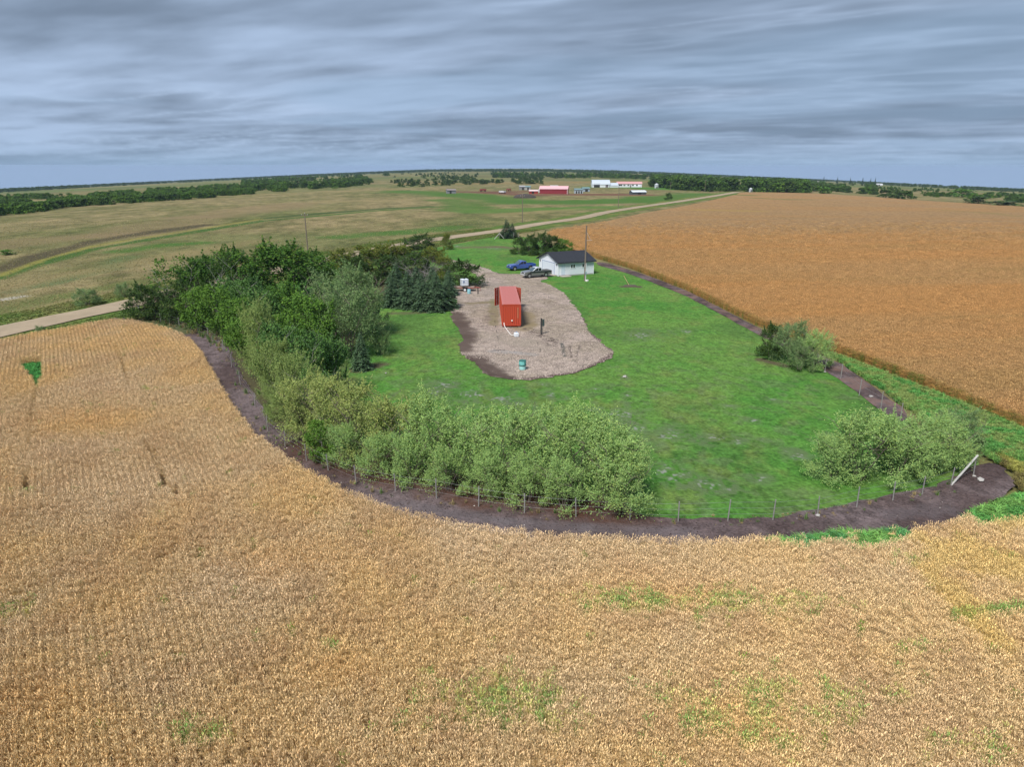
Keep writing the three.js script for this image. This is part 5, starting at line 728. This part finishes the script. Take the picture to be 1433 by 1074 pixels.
  q = at(625.5, 637, 271); t = gable('field_shed', 'lone weathered grey shed standing in the green pasture', [q.p.x, q.p.y, q.p.z], 0.3, { L: q.L, W: 4.5, H: 2.3, rise: 0.9, wall: std(0.2, 0.2, 0.22, 0.8), roof: std(0.2, 0.17, 0.16, 0.8) }); part(t, 'door', box(1.4, 1.8, 0.06, -0.8, 0.9, 2.28), drk);
  for (const [u, v, r, h, lab] of [[918.5, 263.5, 3.2, 2.7, 'small silver grain bin at the edge of the dark trees by the farmhouse'], [1050, 269, 2.6, 2.4, 'pale grain bin at the corner of the large field by the road end']]) { const p = G(u, v), sc = -p.z / 560, b = thing('grain_bin', lab, 'grain bin', p); part(b, 'wall', Array.from({ length: 6 }, (_, i) => cyl(r * 0.5 * sc * (i % 2 ? 1 : 1.015), r * 0.5 * sc * (i % 2 ? 1 : 1.015), h * sc / 6, 0, i * h * sc / 6, 0, 24)), std(0.42, 0.45, 0.48, 0.5)); part(b, 'roof', cyl(r * 0.54 * sc, 0.15, 0.9 * sc, 0, h * sc, 0, 24), std(0.48, 0.5, 0.53, 0.5)); part(b, 'door', box(0.8, 1.5, 0.08, 0, 0.8, r * 0.51 * sc), drk); }
  q = at(1139.5, 1145.5, 258.5); t = gable('far_house', 'small white house among the bushes beyond the large field', [q.p.x, q.p.y, q.p.z], 0.1, { L: q.L, W: 8, H: 3, rise: 1.6, wall: white, roof: std(0.45, 0.4, 0.38, 0.7), category: 'house' }); for (const x of [-0.25, 0.25]) windowPart(t, x * q.L, 1.8, 4.02, 1.5, 1.2, 'z', trim, glassDark, 1);
  q = at(1224, 1233, 259.8); t = gable('far_shed', 'long pale-roofed shed beside the tall far spruces', [q.p.x, q.p.y, q.p.z], -0.1, { L: q.L, W: 9, H: 2.4, rise: 1.2, wall: white, roof: std(0.6, 0.6, 0.62, 0.5) }); part(t, 'door', box(3, 2, 0.06, 0, 1, 4.53), drk);
  // pile of manure
  const p = G(734.5, 277.2), pg = new THREE.SphereGeometry(1, 40, 12, 0, 6.2832, 0, Math.PI / 2), pp = pg.attributes.position; for (let i = 0; i < pp.count; i++) { const f = 0.75 + 0.5 * fbm(pp.getX(i) * 3 + 5, pp.getZ(i) * 3 + pp.getY(i) * 2, 3); pp.setXYZ(i, pp.getX(i) * 7.2 * f, pp.getY(i) * 2.3 * f - 0.05, pp.getZ(i) * 4 * f); } pg.computeVertexNormals();
  const m = shadow(new THREE.Mesh(pg, std(0.055, 0.045, 0.04, 1))); m.name = numbered('manure_pile'); m.position.set(p.x, p.y, p.z); tag(m, 'dark manure pile on the green pasture before the red sheds', 'pile'); scene.add(m);
  // parked machinery in the yard
  for (const [u, v, c, lab] of [[676, 268, [0.25, 0.05, 0.04], 'rusty red farm wagon parked farthest from the red barn'], [703, 271, [0.5, 0.5, 0.52], 'pale farm wagon parked before the grey sheds'], [712, 267.5, [0.22, 0.06, 0.05], 'rusty red farm wagon parked behind the pale wagon']]) { const p = G(u, v), w = thing('farm_wagon', lab, 'wagon', [p.x, p.y, p.z], u); part(w, 'bed', [box(5, 0.9, 2.2, 0, 1.2, 0), box(4.6, 0.3, 1.8, 0, 1.7, 0)], std(...c, 0.7)); for (const x of [-1.6, 1.6]) for (const z of [-1, 1]) part(w, 'wheel', new THREE.CylinderGeometry(0.45, 0.45, 0.3, 14).rotateX(Math.PI / 2).translate(x, 0.45, z), drk); part(w, 'tongue', rod([2.5, 0.8, 0], [4.2, 0.4, 0], 0.06), drk); }
}

// ---------------------------------------------------------------- far woods
{
  const farCrowns = ['dark', 'maple', 'grey'].map((k, i) => crownGeo({ seed: 400 + i, n: 420, clumps: 12, cr: [0.3, 0.5], leaf: [0.15, 0.10], cols: PAL[k], shape: 'bush', base: 0.02 }));
  const leaf = leafMat, m4 = new THREE.Matrix4(), qq = new THREE.Quaternion(), Y = new THREE.Vector3(0, 1, 0), r = mulberry(515);
  function wood(label, rows, n, hm, kinds = [0, 1], gapy = 0) {   // rows: [u, v far, v near] along the wood; hm: metres of height
    const im = {}; const us = rows.map(a => a[0]), put = [];
    for (let i = 0; i < n; i++) {
      const u = us[0] + (us[us.length - 1] - us[0]) * r(); let k = 0; while (k < us.length - 2 && u > us[k + 1]) k++; const f = (u - us[k]) / (us[k + 1] - us[k] || 1), v0 = rows[k][1] + (rows[k + 1][1] - rows[k][1]) * f, v1 = rows[k][2] + (rows[k + 1][2] - rows[k][2]) * f;
      const vv = v0 + (v1 - v0) * r(); if (fbm(u * 0.035 + hm, vv * 0.22 + hm * 3, 3) < (gapy || 0)) continue; const p = G(u, vv), h = hm * (0.6 + 0.6 * r()), w = h * (0.42 + 0.3 * r()); put.push([p, w, h, kinds[Math.floor(r() * kinds.length)]]);
    }
    const g = new THREE.InstancedMesh(farCrowns[0], leaf, put.length), tint = new THREE.Color();
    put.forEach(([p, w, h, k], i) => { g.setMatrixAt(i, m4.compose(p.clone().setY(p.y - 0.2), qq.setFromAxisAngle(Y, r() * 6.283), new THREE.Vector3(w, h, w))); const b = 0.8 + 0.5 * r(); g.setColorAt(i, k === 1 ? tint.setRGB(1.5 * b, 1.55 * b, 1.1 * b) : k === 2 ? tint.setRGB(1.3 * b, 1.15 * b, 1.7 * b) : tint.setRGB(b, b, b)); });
    g.name = numbered('woodland'); shadow(g); tag(g, label, 'woods', undefined, 'stuff'); scene.add(g);
  }
  wood('scrubby green woods at the far edge of the left pasture', [[-60, 282, 312], [0, 277, 302], [40, 276, 299], [100, 278, 290], [170, 272, 286], [240, 266, 281], [320, 261, 275], [400, 258, 268]], 3000, 4.0, [0, 1, 1], 0.42);
  wood('dense woods behind the left pasture, ending by the open grassland', [[340, 255, 268], [400, 249, 267], [470, 246, 264], [530, 245, 257], [546, 246, 249]], 1100, 5.5, [0, 1], 0.42);
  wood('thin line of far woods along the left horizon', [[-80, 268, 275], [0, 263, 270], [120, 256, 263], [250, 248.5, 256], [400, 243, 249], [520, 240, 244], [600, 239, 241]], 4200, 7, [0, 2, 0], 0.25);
  wood('middle-distance scrub scattered over the open grassland', [[545, 244, 262], [600, 242, 262], [680, 242, 258], [760, 246, 258]], 480, 4.2, [0, 2], 0.44);
  wood('long dark wood behind the farmstead', [[690, 243, 249], [760, 244, 250], [850, 244, 250], [930, 245, 252]], 700, 6, [0, 1, 0], 0.38);
  wood('tall dense tree belt beside the farmhouse', [[912, 252, 262], [950, 253, 266], [990, 256, 268.5], [1028, 260, 268]], 420, 9, [0, 0, 1]);
  wood('dense tree belt at the far corner of the large grain field', [[1040, 257, 268], [1075, 260, 270.5], [1105, 262, 271], [1127, 264, 271]], 330, 9, [0, 1, 0]);
  wood('scrub and trees beyond the far edge of the large grain field', [[1030, 250, 256], [1127, 253, 268], [1160, 254, 268], [1225, 257, 273]], 1500, 5, [0, 1, 2], 0.42);
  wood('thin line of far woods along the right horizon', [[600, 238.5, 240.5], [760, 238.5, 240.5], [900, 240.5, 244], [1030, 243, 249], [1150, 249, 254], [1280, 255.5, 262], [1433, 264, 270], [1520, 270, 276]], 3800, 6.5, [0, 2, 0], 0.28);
  wood('low scrub in the meadows on the far right', [[1230, 262, 274], [1300, 266, 276], [1370, 270, 280], [1433, 274, 285], [1500, 280, 290]], 620, 3.2, [0, 1], 0.46);
  const farTrunk = rod([0, -0.01, 0], [0, 0.5, 0], 0.05, 0.02, 6);
  const fb = (u, vb, vt, wd, lab, k = 0) => { const p = G(u, vb), h = heightAt(p, vt) - p.y, w = wd * -p.z / F / 2, t = thing('field_bush', lab, 'bush', p, u); t.scale.set(w, h, w); part(t, 'trunk', farTrunk, barkMat); part(t, 'crown', farCrowns[k], leafMat); };
  fb(1239, 277, 265, 28, 'dark bush at the far grain field edge beside a larger bush'); fb(1262, 279, 266, 34, 'largest dark bush at the far edge of the grain field'); fb(1345, 276, 265, 36, 'rounded dark bush in the meadow on the far right', 1); fb(1368, 285, 274, 36, 'dark bush at the grain field edge below the rounded meadow bush'); fb(1404, 289, 281, 44, 'long low bush at the right end of the far field edge'); fb(1153, 272, 262, 20, 'small bush at the far field edge before the white house', 1);
  fb(742, 257.5, 252, 22, 'bush on the brown field behind the red barn'); fb(632, 256, 251.5, 26, 'dark low bush on the grassland behind the lone grey shed'); fb(675, 256, 251.5, 30, 'long dark bush between the lone shed and the farm sheds');
  fb(10, 357, 350, 20, 'low green bush in the brown pasture beyond the road', 1);
  for (const [u, vb, vt] of [[1206, 260, 247.5], [1217, 260, 248.5], [1223.5, 260.5, 248], [1189, 258, 247.5], [1152, 256, 246], [1171, 257, 246.5]]) { const p = G(u, vb), h = heightAt(p, vt) - p.y, t = thing('far_spruce', 'tall narrow far spruce rising above the scrub beyond the grain field', 'tree', p, u, 'far spruces'); t.scale.set(h * 0.18, h, h * 0.18); part(t, 'trunk', spruceTrunk, barkMat); part(t, 'crown', spruces[2], leafMat); }
}
scene.traverse(o => { if (o.isMesh) { o.castShadow = true; o.receiveShadow = true; } });
renderer.render(scene, camera);
